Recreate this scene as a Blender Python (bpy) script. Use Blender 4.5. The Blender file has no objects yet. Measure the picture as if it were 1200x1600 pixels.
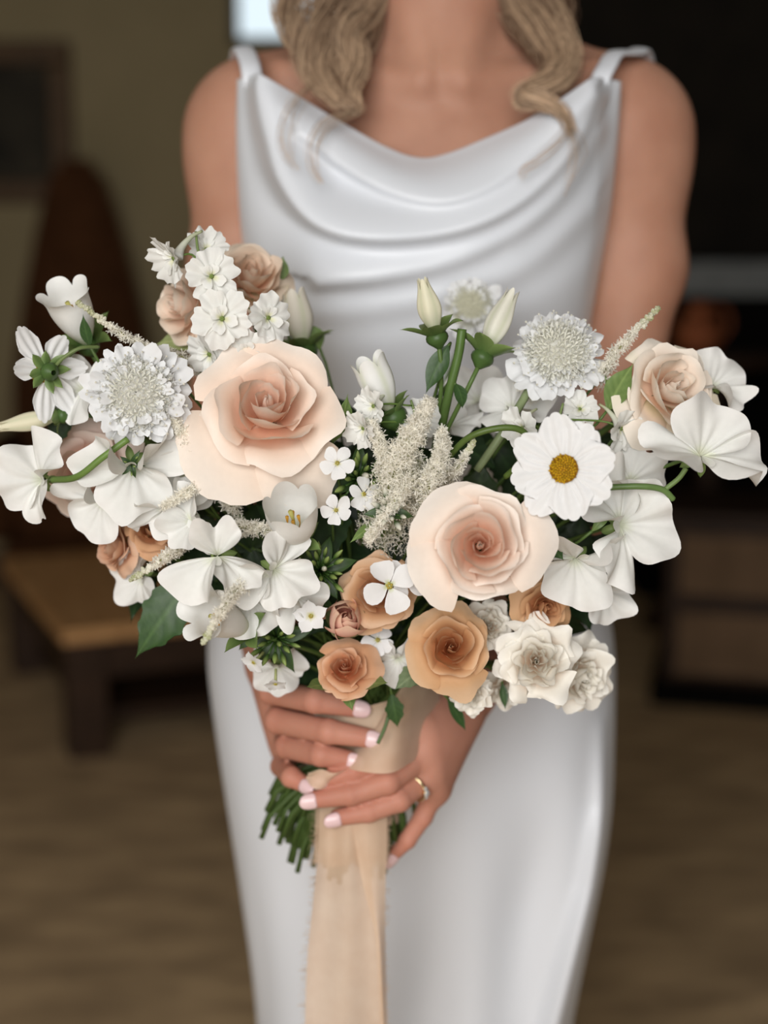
import bpy, math, random
import numpy as np
from mathutils import Vector, Matrix, Quaternion

scene = bpy.context.scene
COL = scene.collection
PI = math.pi
FPX = 50.0 / 36.0 * 1600.0          # focal length in pixels of the 1200 x 1600 frame
TILT = math.radians(10.2)
CAM = Vector((0.0, -1.25, 1.26))

# ------------------------------------------------------------------ camera
cam_data = bpy.data.cameras.new('camera')
cam_data.sensor_fit = 'VERTICAL'
cam_data.sensor_height = 36.0
cam_data.sensor_width = 27.0
cam_data.lens = 50.0
cam_data.clip_start = 0.05
cam_data.dof.use_dof = True
cam_data.dof.focus_distance = 0.885
cam_data.dof.aperture_fstop = 2.8
cam_obj = bpy.data.objects.new('camera', cam_data)
COL.objects.link(cam_obj)
cam_obj.location = CAM
cam_obj.rotation_euler = (PI / 2 - TILT, 0, 0)
scene.camera = cam_obj

# ------------------------------------------------------------------ world and light
world = bpy.data.worlds.new('overcast_sky')
scene.world = world
world.use_nodes = True
bg = world.node_tree.nodes['Background']
bg.inputs['Color'].default_value = (0.85, 0.91, 1.0, 1)
bg.inputs['Strength'].default_value = 0.6

def area_light(name, loc, target, sx, sy, power, color):
    d = bpy.data.lights.new(name, 'AREA')
    d.shape = 'RECTANGLE'; d.size = sx; d.size_y = sy
    d.energy = power; d.color = color
    o = bpy.data.objects.new(name, d)
    COL.objects.link(o)
    o.location = loc
    o.rotation_euler = (Vector(target) - Vector(loc)).to_track_quat('-Z', 'Y').to_euler()
    return o

# daylight entering through the wide open doorway behind the camera
area_light('doorway_daylight', (-0.45, -3.05, 1.80), (0.05, 0.0, 1.05), 1.8, 1.6, 89, (1.0, 0.985, 0.962))

scene.view_settings.view_transform = 'Standard'
scene.view_settings.look = 'None'
scene.view_settings.gamma = 1.0
scene.view_settings.use_curve_mapping = False
scene.view_settings.exposure = 0.0
scene.cycles.use_denoising = True
scene.cycles.max_bounces = 8
scene.cycles.diffuse_bounces = 4
scene.cycles.transparent_max_bounces = 12

# ------------------------------------------------------------------ helpers
_R = Matrix.Rotation(PI / 2 - TILT, 3, 'X')
def W(px, py, Y):
    """world point seen at pixel (px, py) that stands at depth y = Y"""
    d = _R @ Vector(((px - 600.0) / FPX, (800.0 - py) / FPX, -1.0))
    t = (Y - CAM.y) / d.y
    return CAM + d * t
def px2m(n, Y):
    return n * (Y - CAM.y) / FPX

def srgb(r, g, b):
    f = lambda c: (c / 255 / 12.92) if c / 255 <= 0.04045 else ((c / 255 + 0.055) / 1.055) ** 2.4
    return (f(r), f(g), f(b))

def nd(nt, kind, **kw):
    n = nt.nodes.new(kind)
    for k, v in kw.items():
        setattr(n, k, v)
    return n

def new_mat(name):
    m = bpy.data.materials.new(name)
    m.use_nodes = True
    nt = m.node_tree
    return m, nt, nt.nodes['Principled BSDF'], nt.nodes['Material Output']

def ramp_mat(name, c1, c2, scale=20, rough=0.6, bump=0.0, detail=4, stretch=(1, 1, 1), spec=0.3, sss=0.0, sss_r=(1, .4, .2), sss_scale=0.01, metal=0.0, transl=0.0, sheen=0.0):
    m, nt, b, out = new_mat(name)
    tc = nd(nt, 'ShaderNodeTexCoord'); mp = nd(nt, 'ShaderNodeMapping')
    mp.inputs['Scale'].default_value = stretch
    nt.links.new(tc.outputs['Object'], mp.inputs['Vector'])
    nz = nd(nt, 'ShaderNodeTexNoise')
    nz.inputs['Scale'].default_value = scale; nz.inputs['Detail'].default_value = detail
    nt.links.new(mp.outputs['Vector'], nz.inputs['Vector'])
    r = nd(nt, 'ShaderNodeValToRGB')
    r.color_ramp.elements[0].position = 0.3; r.color_ramp.elements[1].position = 0.7
    r.color_ramp.elements[0].color = (*c1, 1); r.color_ramp.elements[1].color = (*c2, 1)
    nt.links.new(nz.outputs['Fac'], r.inputs['Fac'])
    nt.links.new(r.outputs['Color'], b.inputs['Base Color'])
    b.inputs['Roughness'].default_value = rough
    b.inputs['Specular IOR Level'].default_value = spec
    b.inputs['Metallic'].default_value = metal
    b.inputs['Sheen Weight'].default_value = sheen
    if sss:
        b.inputs['Subsurface Weight'].default_value = sss
        b.inputs['Subsurface Radius'].default_value = sss_r
        b.inputs['Subsurface Scale'].default_value = sss_scale
    if bump:
        bp = nd(nt, 'ShaderNodeBump'); bp.inputs['Strength'].default_value = bump; bp.inputs['Distance'].default_value = 0.002
        nt.links.new(nz.outputs['Fac'], bp.inputs['Height']); nt.links.new(bp.outputs['Normal'], b.inputs['Normal'])
    if transl:
        tr = nd(nt, 'ShaderNodeBsdfTranslucent'); mx = nd(nt, 'ShaderNodeMixShader')
        mx.inputs['Fac'].default_value = transl
        nt.links.new(r.outputs['Color'], tr.inputs['Color'])
        nt.links.new(b.outputs['BSDF'], mx.inputs[1]); nt.links.new(tr.outputs['BSDF'], mx.inputs[2])
        nt.links.new(mx.outputs['Shader'], out.inputs['Surface'])
    return m

def attr_mat(name, rough=0.55, transl=0.3, vein=0.06, scale=60, spec=0.2, bump=0.15):
    """thin plant tissue: pigment from the 'Col' attribute, mottled by fine noise"""
    m, nt, b, out = new_mat(name)
    at = nd(nt, 'ShaderNodeAttribute'); at.attribute_name = 'Col'
    tc = nd(nt, 'ShaderNodeTexCoord'); nz = nd(nt, 'ShaderNodeTexNoise')
    nz.inputs['Scale'].default_value = scale * 4; nz.inputs['Detail'].default_value = 3
    nt.links.new(tc.outputs['Object'], nz.inputs['Vector'])
    mr = nd(nt, 'ShaderNodeMapRange')
    mr.inputs['To Min'].default_value = 1 - vein; mr.inputs['To Max'].default_value = 1 + vein * 0.4
    nt.links.new(nz.outputs['Fac'], mr.inputs['Value'])
    mul = nd(nt, 'ShaderNodeVectorMath', operation='SCALE')
    nt.links.new(at.outputs['Color'], mul.inputs[0]); nt.links.new(mr.outputs['Result'], mul.inputs['Scale'])
    nt.links.new(mul.outputs['Vector'], b.inputs['Base Color'])
    b.inputs['Roughness'].default_value = rough
    b.inputs['Specular IOR Level'].default_value = spec
    if bump:
        bp = nd(nt, 'ShaderNodeBump'); bp.inputs['Strength'].default_value = bump; bp.inputs['Distance'].default_value = 0.0006
        nt.links.new(nz.outputs['Fac'], bp.inputs['Height']); nt.links.new(bp.outputs['Normal'], b.inputs['Normal'])
    tr = nd(nt, 'ShaderNodeBsdfTranslucent'); mx = nd(nt, 'ShaderNodeMixShader')
    mx.inputs['Fac'].default_value = transl
    nt.links.new(mul.outputs['Vector'], tr.inputs['Color'])
    nt.links.new(b.outputs['BSDF'], mx.inputs[1]); nt.links.new(tr.outputs['BSDF'], mx.inputs[2])
    nt.links.new(mx.outputs['Shader'], out.inputs['Surface'])
    return m

M_PETAL = attr_mat('petal_tissue', 0.6, 0.27)
M_ROSE = attr_mat('rose_petal_tissue', 0.55, 0.22, vein=.05)
M_GREEN = attr_mat('leaf_tissue', 0.42, 0.18, vein=0.25, scale=40, spec=0.35, bump=0.3)
M_BUD = attr_mat('floret_tissue', 0.6, 0.4, vein=0.1, scale=90)

M_PLUME = attr_mat('astilbe_tissue', 0.7, 0.5, vein=0.04, scale=90, bump=0)

def mesh_from(name, V, F, C=None, smooth=True):
    me = bpy.data.meshes.new(name)
    V = np.asarray(V, dtype=np.float32).reshape(-1, 3)
    me.vertices.add(len(V)); me.vertices.foreach_set('co', V.ravel())
    if isinstance(F, np.ndarray):
        k = F.shape[1]; n = len(F)
        me.loops.add(n * k); me.loops.foreach_set('vertex_index', F.astype(np.int32).ravel())
        me.polygons.add(n); me.polygons.foreach_set('loop_start', np.arange(0, n * k, k, dtype=np.int32))
        try:
            me.polygons.foreach_set('loop_total', np.full(n, k, dtype=np.int32))
        except Exception:
            pass
    else:
        n = len(F); tot = np.array([len(f) for f in F], dtype=np.int32)
        me.loops.add(int(tot.sum())); me.loops.foreach_set('vertex_index', np.concatenate([np.asarray(f, dtype=np.int32) for f in F]))
        me.polygons.add(n); me.polygons.foreach_set('loop_start', np.concatenate([[0], np.cumsum(tot)[:-1]]).astype(np.int32))
    me.polygons.foreach_set('use_smooth', np.full(len(me.polygons), smooth))
    if C is not None:
        a = me.attributes.new('Col', 'FLOAT_COLOR', 'POINT')
        C = np.asarray(C, dtype=np.float32).reshape(-1, 3)
        a.data.foreach_set('color', np.hstack([C, np.ones((len(C), 1), np.float32)]).ravel())
    me.update(); me.validate()
    return me

class MB:
    """collects shapes that make up ONE part"""
    def __init__(s): s.V = []; s.F = []; s.C = []; s.n = 0
    def add(s, V, F, C=None):
        V = np.asarray(V, float).reshape(-1, 3)
        s.V.append(V)
        s.F += [[i + s.n for i in f] for f in (F.tolist() if isinstance(F, np.ndarray) else F)]
        if C is None: C = (0.8, 0.8, 0.8)
        C = np.asarray(C, float)
        s.C.append(np.tile(C, (len(V), 1)) if C.ndim == 1 else C.reshape(-1, 3))
        s.n += len(V)
        return s
    def build(s, name, mat, parent=None, smooth=True):
        return obj(name, mesh_from(name, np.vstack(s.V), s.F, np.vstack(s.C), smooth), mat, parent)

def obj(name, me, mat=None, parent=None):
    o = bpy.data.objects.new(name, me)
    COL.objects.link(o)
    if mat is not None and me is not None: me.materials.append(mat)
    if parent is not None: o.parent = parent
    return o
def tag(o, label=None, cat=None, group=None, kind=None):
    if label: o['label'] = label
    if cat: o['category'] = cat
    if group: o['group'] = group
    if kind: o['kind'] = kind
    return o
def thing(name, label, cat, group=None, M=None):
    o = bpy.data.objects.new(name, None)
    o.empty_display_size = 0.02
    COL.objects.link(o)
    if M is not None: o.matrix_world = M
    return tag(o, label, cat, group)

def gridF(nu, nv, wrap=False):
    i = np.arange(nv - 1)[:, None] * nu
    j = np.arange(nu if wrap else nu - 1)[None, :]
    j2 = (j + 1) % nu
    return np.stack([i + j, i + j2, i + nu + j2, i + nu + j], -1).reshape(-1, 4)

def mix(a, b, t):
    t = np.asarray(t)[..., None]
    return np.asarray(a) * (1 - t) + np.asarray(b) * t
def sstep(a, b, x):
    t = np.clip((x - a) / (b - a), 0, 1)
    return t * t * (3 - 2 * t)

def tube(pts, rad, n=8, caps=True):
    """tube along points; rad a number or one per point"""
    P = np.asarray([tuple(p) for p in pts], float); m = len(P)
    rad = np.full(m, rad) if np.isscalar(rad) else np.asarray(rad, float)
    T = np.gradient(P, axis=0); T /= np.linalg.norm(T, axis=1)[:, None] + 1e-12
    N = np.cross(T[0], [0, 0, 1.0])
    if np.linalg.norm(N) < 1e-3: N = np.cross(T[0], [0, 1.0, 0])
    N /= np.linalg.norm(N)
    V = []
    a = np.arange(n) * 2 * PI / n
    for k in range(m):
        N = N - T[k] * N.dot(T[k]); N /= np.linalg.norm(N) + 1e-12
        B = np.cross(T[k], N)
        V.append(P[k] + rad[k] * (np.cos(a)[:, None] * N + np.sin(a)[:, None] * B))
    F = gridF(n, m, True).tolist()
    if caps: F += [list(range(n))[::-1], [(m - 1) * n + i for i in range(n)]]
    return np.vstack(V), F

def bez(p0, p1, p2, p3, n=14):
    t = np.linspace(0, 1, n)[:, None]
    p0, p1, p2, p3 = [np.asarray(tuple(p), float) for p in (p0, p1, p2, p3)]
    return (1 - t) ** 3 * p0 + 3 * (1 - t) ** 2 * t * p1 + 3 * (1 - t) * t * t * p2 + t ** 3 * p3

def catmull(pts, n=8):
    P = np.asarray([tuple(p) for p in pts], float)
    P = np.vstack([2 * P[0] - P[1], P, 2 * P[-1] - P[-2]])
    out = []
    for i in range(1, len(P) - 2):
        t = np.linspace(0, 1, n, endpoint=False)[:, None]
        out.append(0.5 * (2 * P[i] + (P[i + 1] - P[i - 1]) * t + (2 * P[i - 1] - 5 * P[i] + 4 * P[i + 1] - P[i + 2]) * t ** 2 + (-P[i - 1] + 3 * P[i] - 3 * P[i + 1] + P[i + 2]) * t ** 3))
    out.append(P[-2][None])
    return np.vstack(out)

def xf(V, M):
    M = np.array(M)
    return np.asarray(V) @ M[:3, :3].T + M[:3, 3]

def basis(axis, up=(0, 0, 1), roll=0.0, loc=(0, 0, 0)):
    """matrix whose local Z is axis and local Y is nearest to up"""
    z = Vector(axis).normalized(); u = Vector(up)
    y = (u - z * u.dot(z))
    if y.length < 1e-4: y = Vector((0, 1, 0)) - z * z.y
    y.normalize(); x = y.cross(z)
    M = Matrix((x, y, z)).transposed().to_4x4()
    return Matrix.Translation(loc) @ M @ Matrix.Rotation(roll, 4, 'Z')

# ------------------------------------------------------------------ petal sheets
def blade(L, Wd, base=0.25, peak=0.6, tip=0.35, notch=0.0, teeth=0, tooth=0.05, a0=0.0, a1=0.0, cup=0.0, ruf=0.0, rn=3.0, twist=0.0, groove=0.0, gn=5, seed=0, nu=11, nv=12, apex=0.0, fold=0.0, curl=0.0, curl_at=0.75):
    """a petal or leaf that leaves the origin along +X, its upper face towards +Z.
    a0..a1: pitch along the length; cup: edges lifted; ruf: frill of the rim; apex: pointed tip; curl: rim rolled back."""
    rs = np.random.RandomState(seed)
    u = np.linspace(-1, 1, nu)[None, :]; v = np.linspace(0, 1, nv)[:, None]
    # width profile
    past = np.clip((v - peak) / (1 - peak + 1e-6), 0, 1)
    w = base + (1 - base) * np.sin(np.clip(v / peak, 0, 1) * PI / 2)
    if tip > 0.2:     # rounded end: the rim follows an arc
        w = np.where(v < peak, w, 1 - (1 - tip) * .55 * past ** 2)
        ln = 1 - (.30 + .35 * (1 - tip)) * (1 - np.sqrt(1 - (.97 * u) ** 2))
    else:             # pointed end
        w = np.where(v < peak, w, np.cos(past * PI / 2) * (1 - tip) + tip)
        ln = 1 - .08 * np.abs(u) ** 2.5
    ln = ln + apex * np.maximum(0, 1 - np.abs(u) * 2.5)
    if notch: ln = ln - notch * np.exp(-(u / 0.16) ** 2)
    if teeth: ln = ln - tooth * np.abs(np.sin((u + 1) / 2 * PI * teeth)) ** 0.6 * -1 - tooth
    s = v * (1 + (ln - 1) * v ** 1.5)
    ang = a0 + (a1 - a0) * s - curl * sstep(curl_at, 1.15, s) * 2.0
    ds = np.diff(np.vstack([np.zeros((1, nu)), s]), axis=0) * L
    X = np.cumsum(np.cos(ang) * ds, 0); Z = np.cumsum(np.sin(ang) * ds, 0)
    Y = u * w * Wd * np.ones_like(s)
    ph = rs.uniform(0, 2 * PI, 4)
    off = cup * Wd * (u ** 2) * w
    off = off + ruf * Wd * (v ** 2) * (np.abs(u) * 0.7 + 0.3) * (np.sin(u * rn * PI + ph[0]) + 0.5 * np.sin(u * rn * 2.3 * PI + ph[1] + v * 2)) * 0.5
    off = off + ruf * Wd * 0.6 * np.abs(u) ** 3 * np.sin(v * rn * 2.2 * PI + ph[2] + u)
    if groove: off = off + groove * Wd * np.cos(u * PI * gn) * np.sin(np.clip(v, 0, 1) * PI) ** 0.5
    if fold: off = off + fold * Wd * np.abs(u) * w
    X2 = X - np.sin(ang) * off; Z2 = Z + np.cos(ang) * off
    if twist:
        t = twist * s
        Y, Z2 = Y * np.cos(t) - (Z2 - Z) * np.sin(t), Z + Y * np.sin(t) + (Z2 - Z) * np.cos(t)
    V = np.stack([X2, Y, Z2], -1).reshape(-1, 3)
    return V, gridF(nu, nv), np.broadcast_to(u, s.shape).ravel(), np.broadcast_to(v, s.shape).ravel()

def fan(L, amax=1.4, notch=.1, lift=.4, bend=.5, crease=0.0, ruf=.1, rn=3.0, frill=.04, fn=9, seed=0, nu=25, nv=13, lobes=.0, stretch=1.0, cup=0.0, rim=.03, pleat=.012):
    """broad rounded petal opening like a fan from the origin along +X, upper face towards +Z"""
    rs = np.random.RandomState(seed); ph = rs.uniform(0, 2 * PI, 5)
    u = np.sin(np.linspace(-1, 1, nu) * PI / 2)[None, :]; v = np.linspace(0, 1, nv)[:, None]
    al = u * amax * 1.12
    rho = .16 + .84 * np.sqrt(np.clip(1 - np.abs(u) ** 3.2, 0, 1))     # rounded all the way to its foot
    rho = rho * (1 - notch * np.exp(-(u / .14) ** 2) + .05 * np.sin(u * 4.1 + ph[3]) + rim * np.sin(al * fn + ph[4]) + lobes * np.abs(np.sin(al * 2.2)))
    r = v * rho
    ang = lift - bend * r
    dr = np.diff(np.vstack([np.zeros((1, nu)), r]), axis=0)
    ra = np.cumsum(np.cos(ang) * dr, 0); z = np.cumsum(np.sin(ang) * dr, 0)
    z = z + ruf * v ** 1.8 * (np.sin(al * rn + ph[0]) + .4 * np.sin(al * rn * 1.9 + ph[1] + v)) + frill * v ** 4 * np.sin(al * fn + ph[2]) + pleat * np.sin(v * PI * .9) * np.sin(al * 13 + ph[1])
    x = ra * np.cos(al) * stretch; y = ra * np.sin(al)
    z = z + crease * np.abs(y) + cup * y * y
    V = np.stack([x, y, z], -1).reshape(-1, 3) * L
    return V, gridF(nu, nv), np.broadcast_to(u, r.shape).ravel(), np.broadcast_to(v, r.shape).ravel()

def petal_part(name, sheet, colfn, M, parent, mat=None):
    V, F, u, v = sheet
    return obj(name, mesh_from(name, xf(V, M), F, colfn(u, v)), mat or M_PETAL, parent)

def RZ(a): return Matrix.Rotation(a, 4, 'Z')
def RY(a): return Matrix.Rotation(a, 4, 'Y')
def RX(a): return Matrix.Rotation(a, 4, 'X')
def T(x, y, z): return Matrix.Translation((x, y, z))

G_STEM = srgb(96, 122, 62); G_DARK = srgb(42, 66, 36); G_MID = srgb(76, 104, 52); G_LITE = srgb(150, 172, 104); G_PALE = srgb(186, 196, 148)
WHITE = srgb(240, 240, 236); IVORY = srgb(240, 234, 216); CREAM = srgb(232, 226, 198)

BIND = W(572, 1150, -0.25)
_stem_k = [0]
def stem_path(root, base, axis, lead=0.05):
    """a stem from the flower's base down into the handle and out of its lower end"""
    k = _stem_k[0]; _stem_k[0] += 1
    rs = np.random.RandomState(500 + k)
    g = k * 2.39996
    rr = 0.019 * math.sqrt(((k * 7) % 41 + 0.5) / 41)
    hand = BIND + Vector((rr * math.cos(g), rr * math.sin(g) * 0.9, 0))
    fx = rs.rand()
    lo = hand + Vector((-.070 + .098 * fx, .004 - .3 * rr * math.sin(g) - .012 * rs.rand(), -.052 - .045 * (1 - (2 * fx - 1.1) ** 2) - rs.uniform(-.008, .016)))
    b = Vector(base); a = Vector(axis).normalized()
    d = (b - hand).length
    p = bez(b, b - a * min(lead, d * .35), hand + Vector((rr * math.cos(g) * .6, 0, d * 0.35)), hand, 12)
    q = bez(hand, hand - Vector((rr * math.cos(g) * .3, 0, .02)), lo + Vector((0, 0, .03)), lo, 6)
    return np.vstack([p, q[1:]])
def add_stem(root, base, axis, r=0.0016, col=None, lead=0.05):
    p = stem_path(root, base, axis, lead)
    V, F = tube(p, np.interp(np.linspace(0, 1, len(p)), [0, .6, .8, 1], [r, r * 1.15, r * 1.5, max(r * 1.5, .0021)]), 6)
    inv = root.matrix_world.inverted()
    c = np.array(col or G_STEM)
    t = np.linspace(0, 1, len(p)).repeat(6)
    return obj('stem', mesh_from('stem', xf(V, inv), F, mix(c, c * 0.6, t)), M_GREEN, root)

def facing(px, py, Y, tx=0.0, ty=0.0, roll=0.0, back=0.0):
    """root matrix: the flower's middle at the pixel, its axis towards the camera, leaning tx to the right and ty upwards"""
    P = W(px, py, Y)
    to = (CAM - P).normalized()
    right = Vector((1, 0, 0)); up = Vector((0, 0, 1))
    ax = (to + right * tx + up * ty).normalized()
    return basis(ax, (0, 0, 1), roll, P - ax * back), ax
# ------------------------------------------------------------------ the room
def boxm(x0, x1, y0, y1, z0, z1, bev=0.0):
    import bmesh
    bm = bmesh.new()
    bmesh.ops.create_cube(bm, size=1)
    for v in bm.verts:
        v.co = ((x0 + x1) / 2 + v.co.x * (x1 - x0), (y0 + y1) / 2 + v.co.y * (y1 - y0), (z0 + z1) / 2 + v.co.z * (z1 - z0))
    if bev: bmesh.ops.bevel(bm, geom=list(bm.edges), offset=bev, segments=2, affect='EDGES', profile=.5)
    me = bpy.data.meshes.new('box'); bm.to_mesh(me); bm.free()
    return me
def box(name, x0, x1, y0, y1, z0, z1, mat, parent=None, bev=0.0, kind=None):
    me = boxm(x0, x1, y0, y1, z0, z1, bev); me.name = name
    o = obj(name, me, mat, parent)
    if kind: o['kind'] = kind
    return o
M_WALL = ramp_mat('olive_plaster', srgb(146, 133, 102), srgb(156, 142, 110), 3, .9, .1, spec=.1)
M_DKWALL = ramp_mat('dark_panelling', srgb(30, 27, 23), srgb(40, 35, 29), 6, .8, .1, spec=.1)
M_CEIL = ramp_mat('ceiling_plaster', srgb(120, 112, 96), srgb(128, 120, 104), 3, .9, spec=.1)
M_FLOOR = ramp_mat('worn_carpet', srgb(156, 132, 102), srgb(208, 178, 138), 5, .95, .3, 6, (1, 2.6, 1), spec=.05)
M_WOOD = ramp_mat('dark_walnut', srgb(44, 31, 22), srgb(66, 46, 32), 9, .5, .1, 5, (1, 8, 8), spec=.3)
M_TAN = ramp_mat('tan_oak', srgb(190, 138, 86), srgb(220, 172, 118), 7, .5, .1, 5, (8, 1, 8), spec=.3)
M_GILT = ramp_mat('aged_gilt', srgb(74, 54, 34), srgb(98, 74, 46), 30, .55, .2, spec=.3)
M_CANVAS = ramp_mat('dark_canvas', srgb(22, 22, 20), srgb(64, 58, 46), 5, .7, .1, 3, spec=.2)
M_STONE = ramp_mat('grey_stone', srgb(120, 124, 124), srgb(146, 148, 146), 14, .8, .2, spec=.1)
M_SOOT = ramp_mat('soot_black', srgb(14, 13, 12), srgb(22, 20, 18), 14, .95, .2, spec=.02)
M_LEATHER = ramp_mat('oxblood_leather', srgb(62, 38, 22), srgb(82, 52, 32), 12, .85, .15, spec=.05)
M_COPPER = ramp_mat('copper', srgb(150, 84, 52), srgb(186, 110, 70), 30, .6, metal=.4)
M_LEATHBR = ramp_mat('brown_trunk_hide', srgb(110, 88, 66), srgb(132, 106, 82), 10, .7, .2, spec=.2)
M_FRAMEW = ramp_mat('painted_window_wood', srgb(60, 60, 56), srgb(70, 70, 66), 20, .6)

XL, XR, YB, YF, ZC = -2.6, 2.6, 4.2, -3.2, 2.7
box('floor', XL - .1, XR + .1, YF - .1, YB + .1, -.1, 0, M_FLOOR, kind='structure')
box('ceiling', XL - .1, XR + .1, YF - .1, YB + .1, ZC, ZC + .1, M_CEIL, kind='structure')
box('wall_left', XL - .1, XL, YF, YB, 0, ZC, M_WALL, kind='structure')
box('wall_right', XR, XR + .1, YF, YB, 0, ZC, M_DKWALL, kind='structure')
# back wall with a window opening
WX0, WX1, WZ0, WZ1 = -.565, .30, 2.025, 2.58
wb = thing('wall_back', None, None); wb['kind'] = 'structure'
for n_, a in (('wall_panel', (XL, WX0, YB, YB + .1, 0, ZC)), ('wall_panel', (WX0, WX1, YB, YB + .1, 0, WZ0)), ('wall_panel', (WX0, WX1, YB, YB + .1, WZ1, ZC))):
    box(n_, *a, M_WALL, wb)
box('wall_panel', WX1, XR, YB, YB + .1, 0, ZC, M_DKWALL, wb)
win = thing('window_1', None, None); win['kind'] = 'structure'
M_PANE, nt, b, out = new_mat('daylit_pane')
em = nd(nt, 'ShaderNodeEmission'); em.inputs['Color'].default_value = (.80, .93, 1.0, 1); em.inputs['Strength'].default_value = 1.05
nt.links.new(em.outputs['Emission'], out.inputs['Surface'])
for i in range(2):
    xa = WX0 + .03 + i * (WX1 - WX0) / 2
    box('pane', xa, xa + (WX1 - WX0) / 2 - .05, YB + .05, YB + .06, WZ0 + .03, WZ1 - .03, M_PANE, win)
for a in ((WX0, WX1, WZ0, WZ0 + .03), (WX0, WX1, WZ1 - .03, WZ1), (WX0, WX0 + .03, WZ0, WZ1), (WX1 - .03, WX1, WZ0, WZ1), ((WX0 + WX1) / 2 - .02, (WX0 + WX1) / 2 + .02, WZ0, WZ1)):
    box('window_frame', a[0], a[1], YB + .02, YB + .09, a[2], a[3], M_FRAMEW, win)
# front wall behind the camera, with the open doorway that lets the daylight in
wf = thing('wall_front', None, None); wf['kind'] = 'structure'
for a in ((XL, -1.40, YF - .1, YF, 0, ZC), (.50, XR, YF - .1, YF, 0, ZC), (-1.40, .50, YF - .1, YF, 2.62, ZC)):
    box('wall_panel', *a, M_WALL, wf)
box('baseboard_back', XL, XR, YB - .02, YB, 0, .12, M_WOOD, kind='structure')

# low bench table on the left, its corner towards us
def rotated(name, label, cat, loc, rz):
    return thing(name, label, cat, None, Matrix.Translation(loc) @ RZ(rz))
c0 = W(118, 1210, 2.16); c0.z = 0
tb = rotated('coffee_table', 'low dark-legged coffee table with tan wooden top beside the dress', 'table', (c0.x - .02, c0.y, 0), math.radians(24))
TW, TL, TH = .95, .95, .345
for i in range(6):
    xa = i * TW / 6
    box('top_plank', xa + .002, xa + TW / 6 - .002, 0, TL, TH - .035, TH, M_TAN, tb, .004)
box('apron', .03, TW - .03, .03, .06, TH - .14, TH - .036, M_WOOD, tb, .003)
box('apron', .03, TW - .03, TL - .06, TL - .03, TH - .14, TH - .036, M_WOOD, tb, .003)
box('apron', .03, .06, .06, TL - .06, TH - .14, TH - .036, M_WOOD, tb, .003)
box('apron', TW - .06, TW - .03, .06, TL - .06, TH - .14, TH - .036, M_WOOD, tb, .003)
for lx in (.015, TW - .115):
    for ly in (.015, TL - .115):
        box('leg', lx, lx + .10, ly, ly + .10, 0, TH - .036, M_WOOD, tb, .006)
box('lower_shelf', .08, TW - .08, .08, TL - .08, .07, .10, M_WOOD, tb, .004)

# picture on the wall
pf = thing('framed_picture', 'old dark painting in a heavy brown frame on the olive wall', 'picture', None, Matrix.Translation((0, YB, 0)))
p0 = W(108, 62, YB - .04); p1 = W(108, 318, YB - .04)
px1, pz1, pz0 = p0.x, p0.z, p1.z; px0 = px1 - .62; fw = .085
for a in ((px0, px1, pz1 - fw, pz1), (px0, px1, pz0, pz0 + fw), (px0, px0 + fw, pz0 + fw, pz1 - fw), (px1 - fw, px1, pz0 + fw, pz1 - fw)):
    box('frame_rail', a[0], a[1], -.045, 0, a[2], a[3], M_GILT, pf, .012)
box('canvas', px0 + fw * .9, px1 - fw * .9, -.022, -.004, pz0 + fw * .9, pz1 - fw * .9, M_CANVAS, pf)

# wing armchair, dark leather, beyond the table
ch = rotated('armchair', 'tall dark oxblood high-backed armchair standing below the framed picture', 'chair', (-1.07, 3.74, 0), math.radians(8))
box('seat_cushion', -.22, .22, -.24, .22, .30, .46, M_LEATHER, ch, .04)
box('seat_base', -.26, .26, -.26, .26, .12, .30, M_LEATHER, ch, .02)
import bmesh
bm = bmesh.new(); outl = [(-.27, .30), (-.26, .80), (-.21, 1.10), (-.14, 1.40), (-.08, 1.58), (.0, 1.63), (.08, 1.58), (.14, 1.40), (.21, 1.10), (.26, .80), (.27, .30)]
vs = [bm.verts.new((x, .22, z)) for x, z in outl]; f = bm.faces.new(vs)
r_ = bmesh.ops.extrude_face_region(bm, geom=[f])
for v in [g_ for g_ in r_['geom'] if isinstance(g_, bmesh.types.BMVert)]: v.co.y += .10
bmesh.ops.recalc_face_normals(bm, faces=bm.faces); bmesh.ops.bevel(bm, geom=list(bm.edges), offset=.035, segments=3, affect='EDGES')
me = bpy.data.meshes.new('backrest'); bm.to_mesh(me); bm.free(); obj('backrest', me, M_LEATHER, ch)
for s in (-1, 1):
    box('armrest', s * .27 - .05, s * .27 + .05, -.24, .22, .30, .64, M_LEATHER, ch, .04)
    box('leg', s * .22 - .03, s * .22 + .03, -.24, -.18, 0, .12, M_WOOD, ch, .006)
    box('leg', s * .22 - .03, s * .22 + .03, .18, .24, 0, .12, M_WOOD, ch, .006)

# right: fireplace with grey stone mantel, brown chest in front, copper jug
fp = thing('fireplace', 'dark fireplace with a grey stone mantel shelf behind the bride', 'fireplace', None, Matrix.Translation((1.45, YB, 0)))
mz = W(1140, 418, YB - .35).z
box('mantel_shelf', -.62, 1.05, -.36, 0, mz - .10, mz + .02, M_STONE, fp, .01)
box('fireplace_jamb', -.50, -.22, -.28, 0, 0, mz - .10, M_SOOT, fp, .01)
box('fireplace_jamb', .75, 1.03, -.28, 0, 0, mz - .10, M_SOOT, fp, .01)
box('fireplace_lintel', -.22, .75, -.28, 0, mz - .38, mz - .10, M_SOOT, fp, .01)
box('fire_back', -.22, .75, -.04, 0, 0, mz - .38, M_SOOT, fp)
cc = W(1070, 1125, 2.62); cc.z = 0
cs = rotated('chest', 'brown two-tier chest with dark bands standing right of the dress', 'chest', (cc.x + .02, cc.y, 0), math.radians(-14))
CHW, CHD = .62, .45
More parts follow.
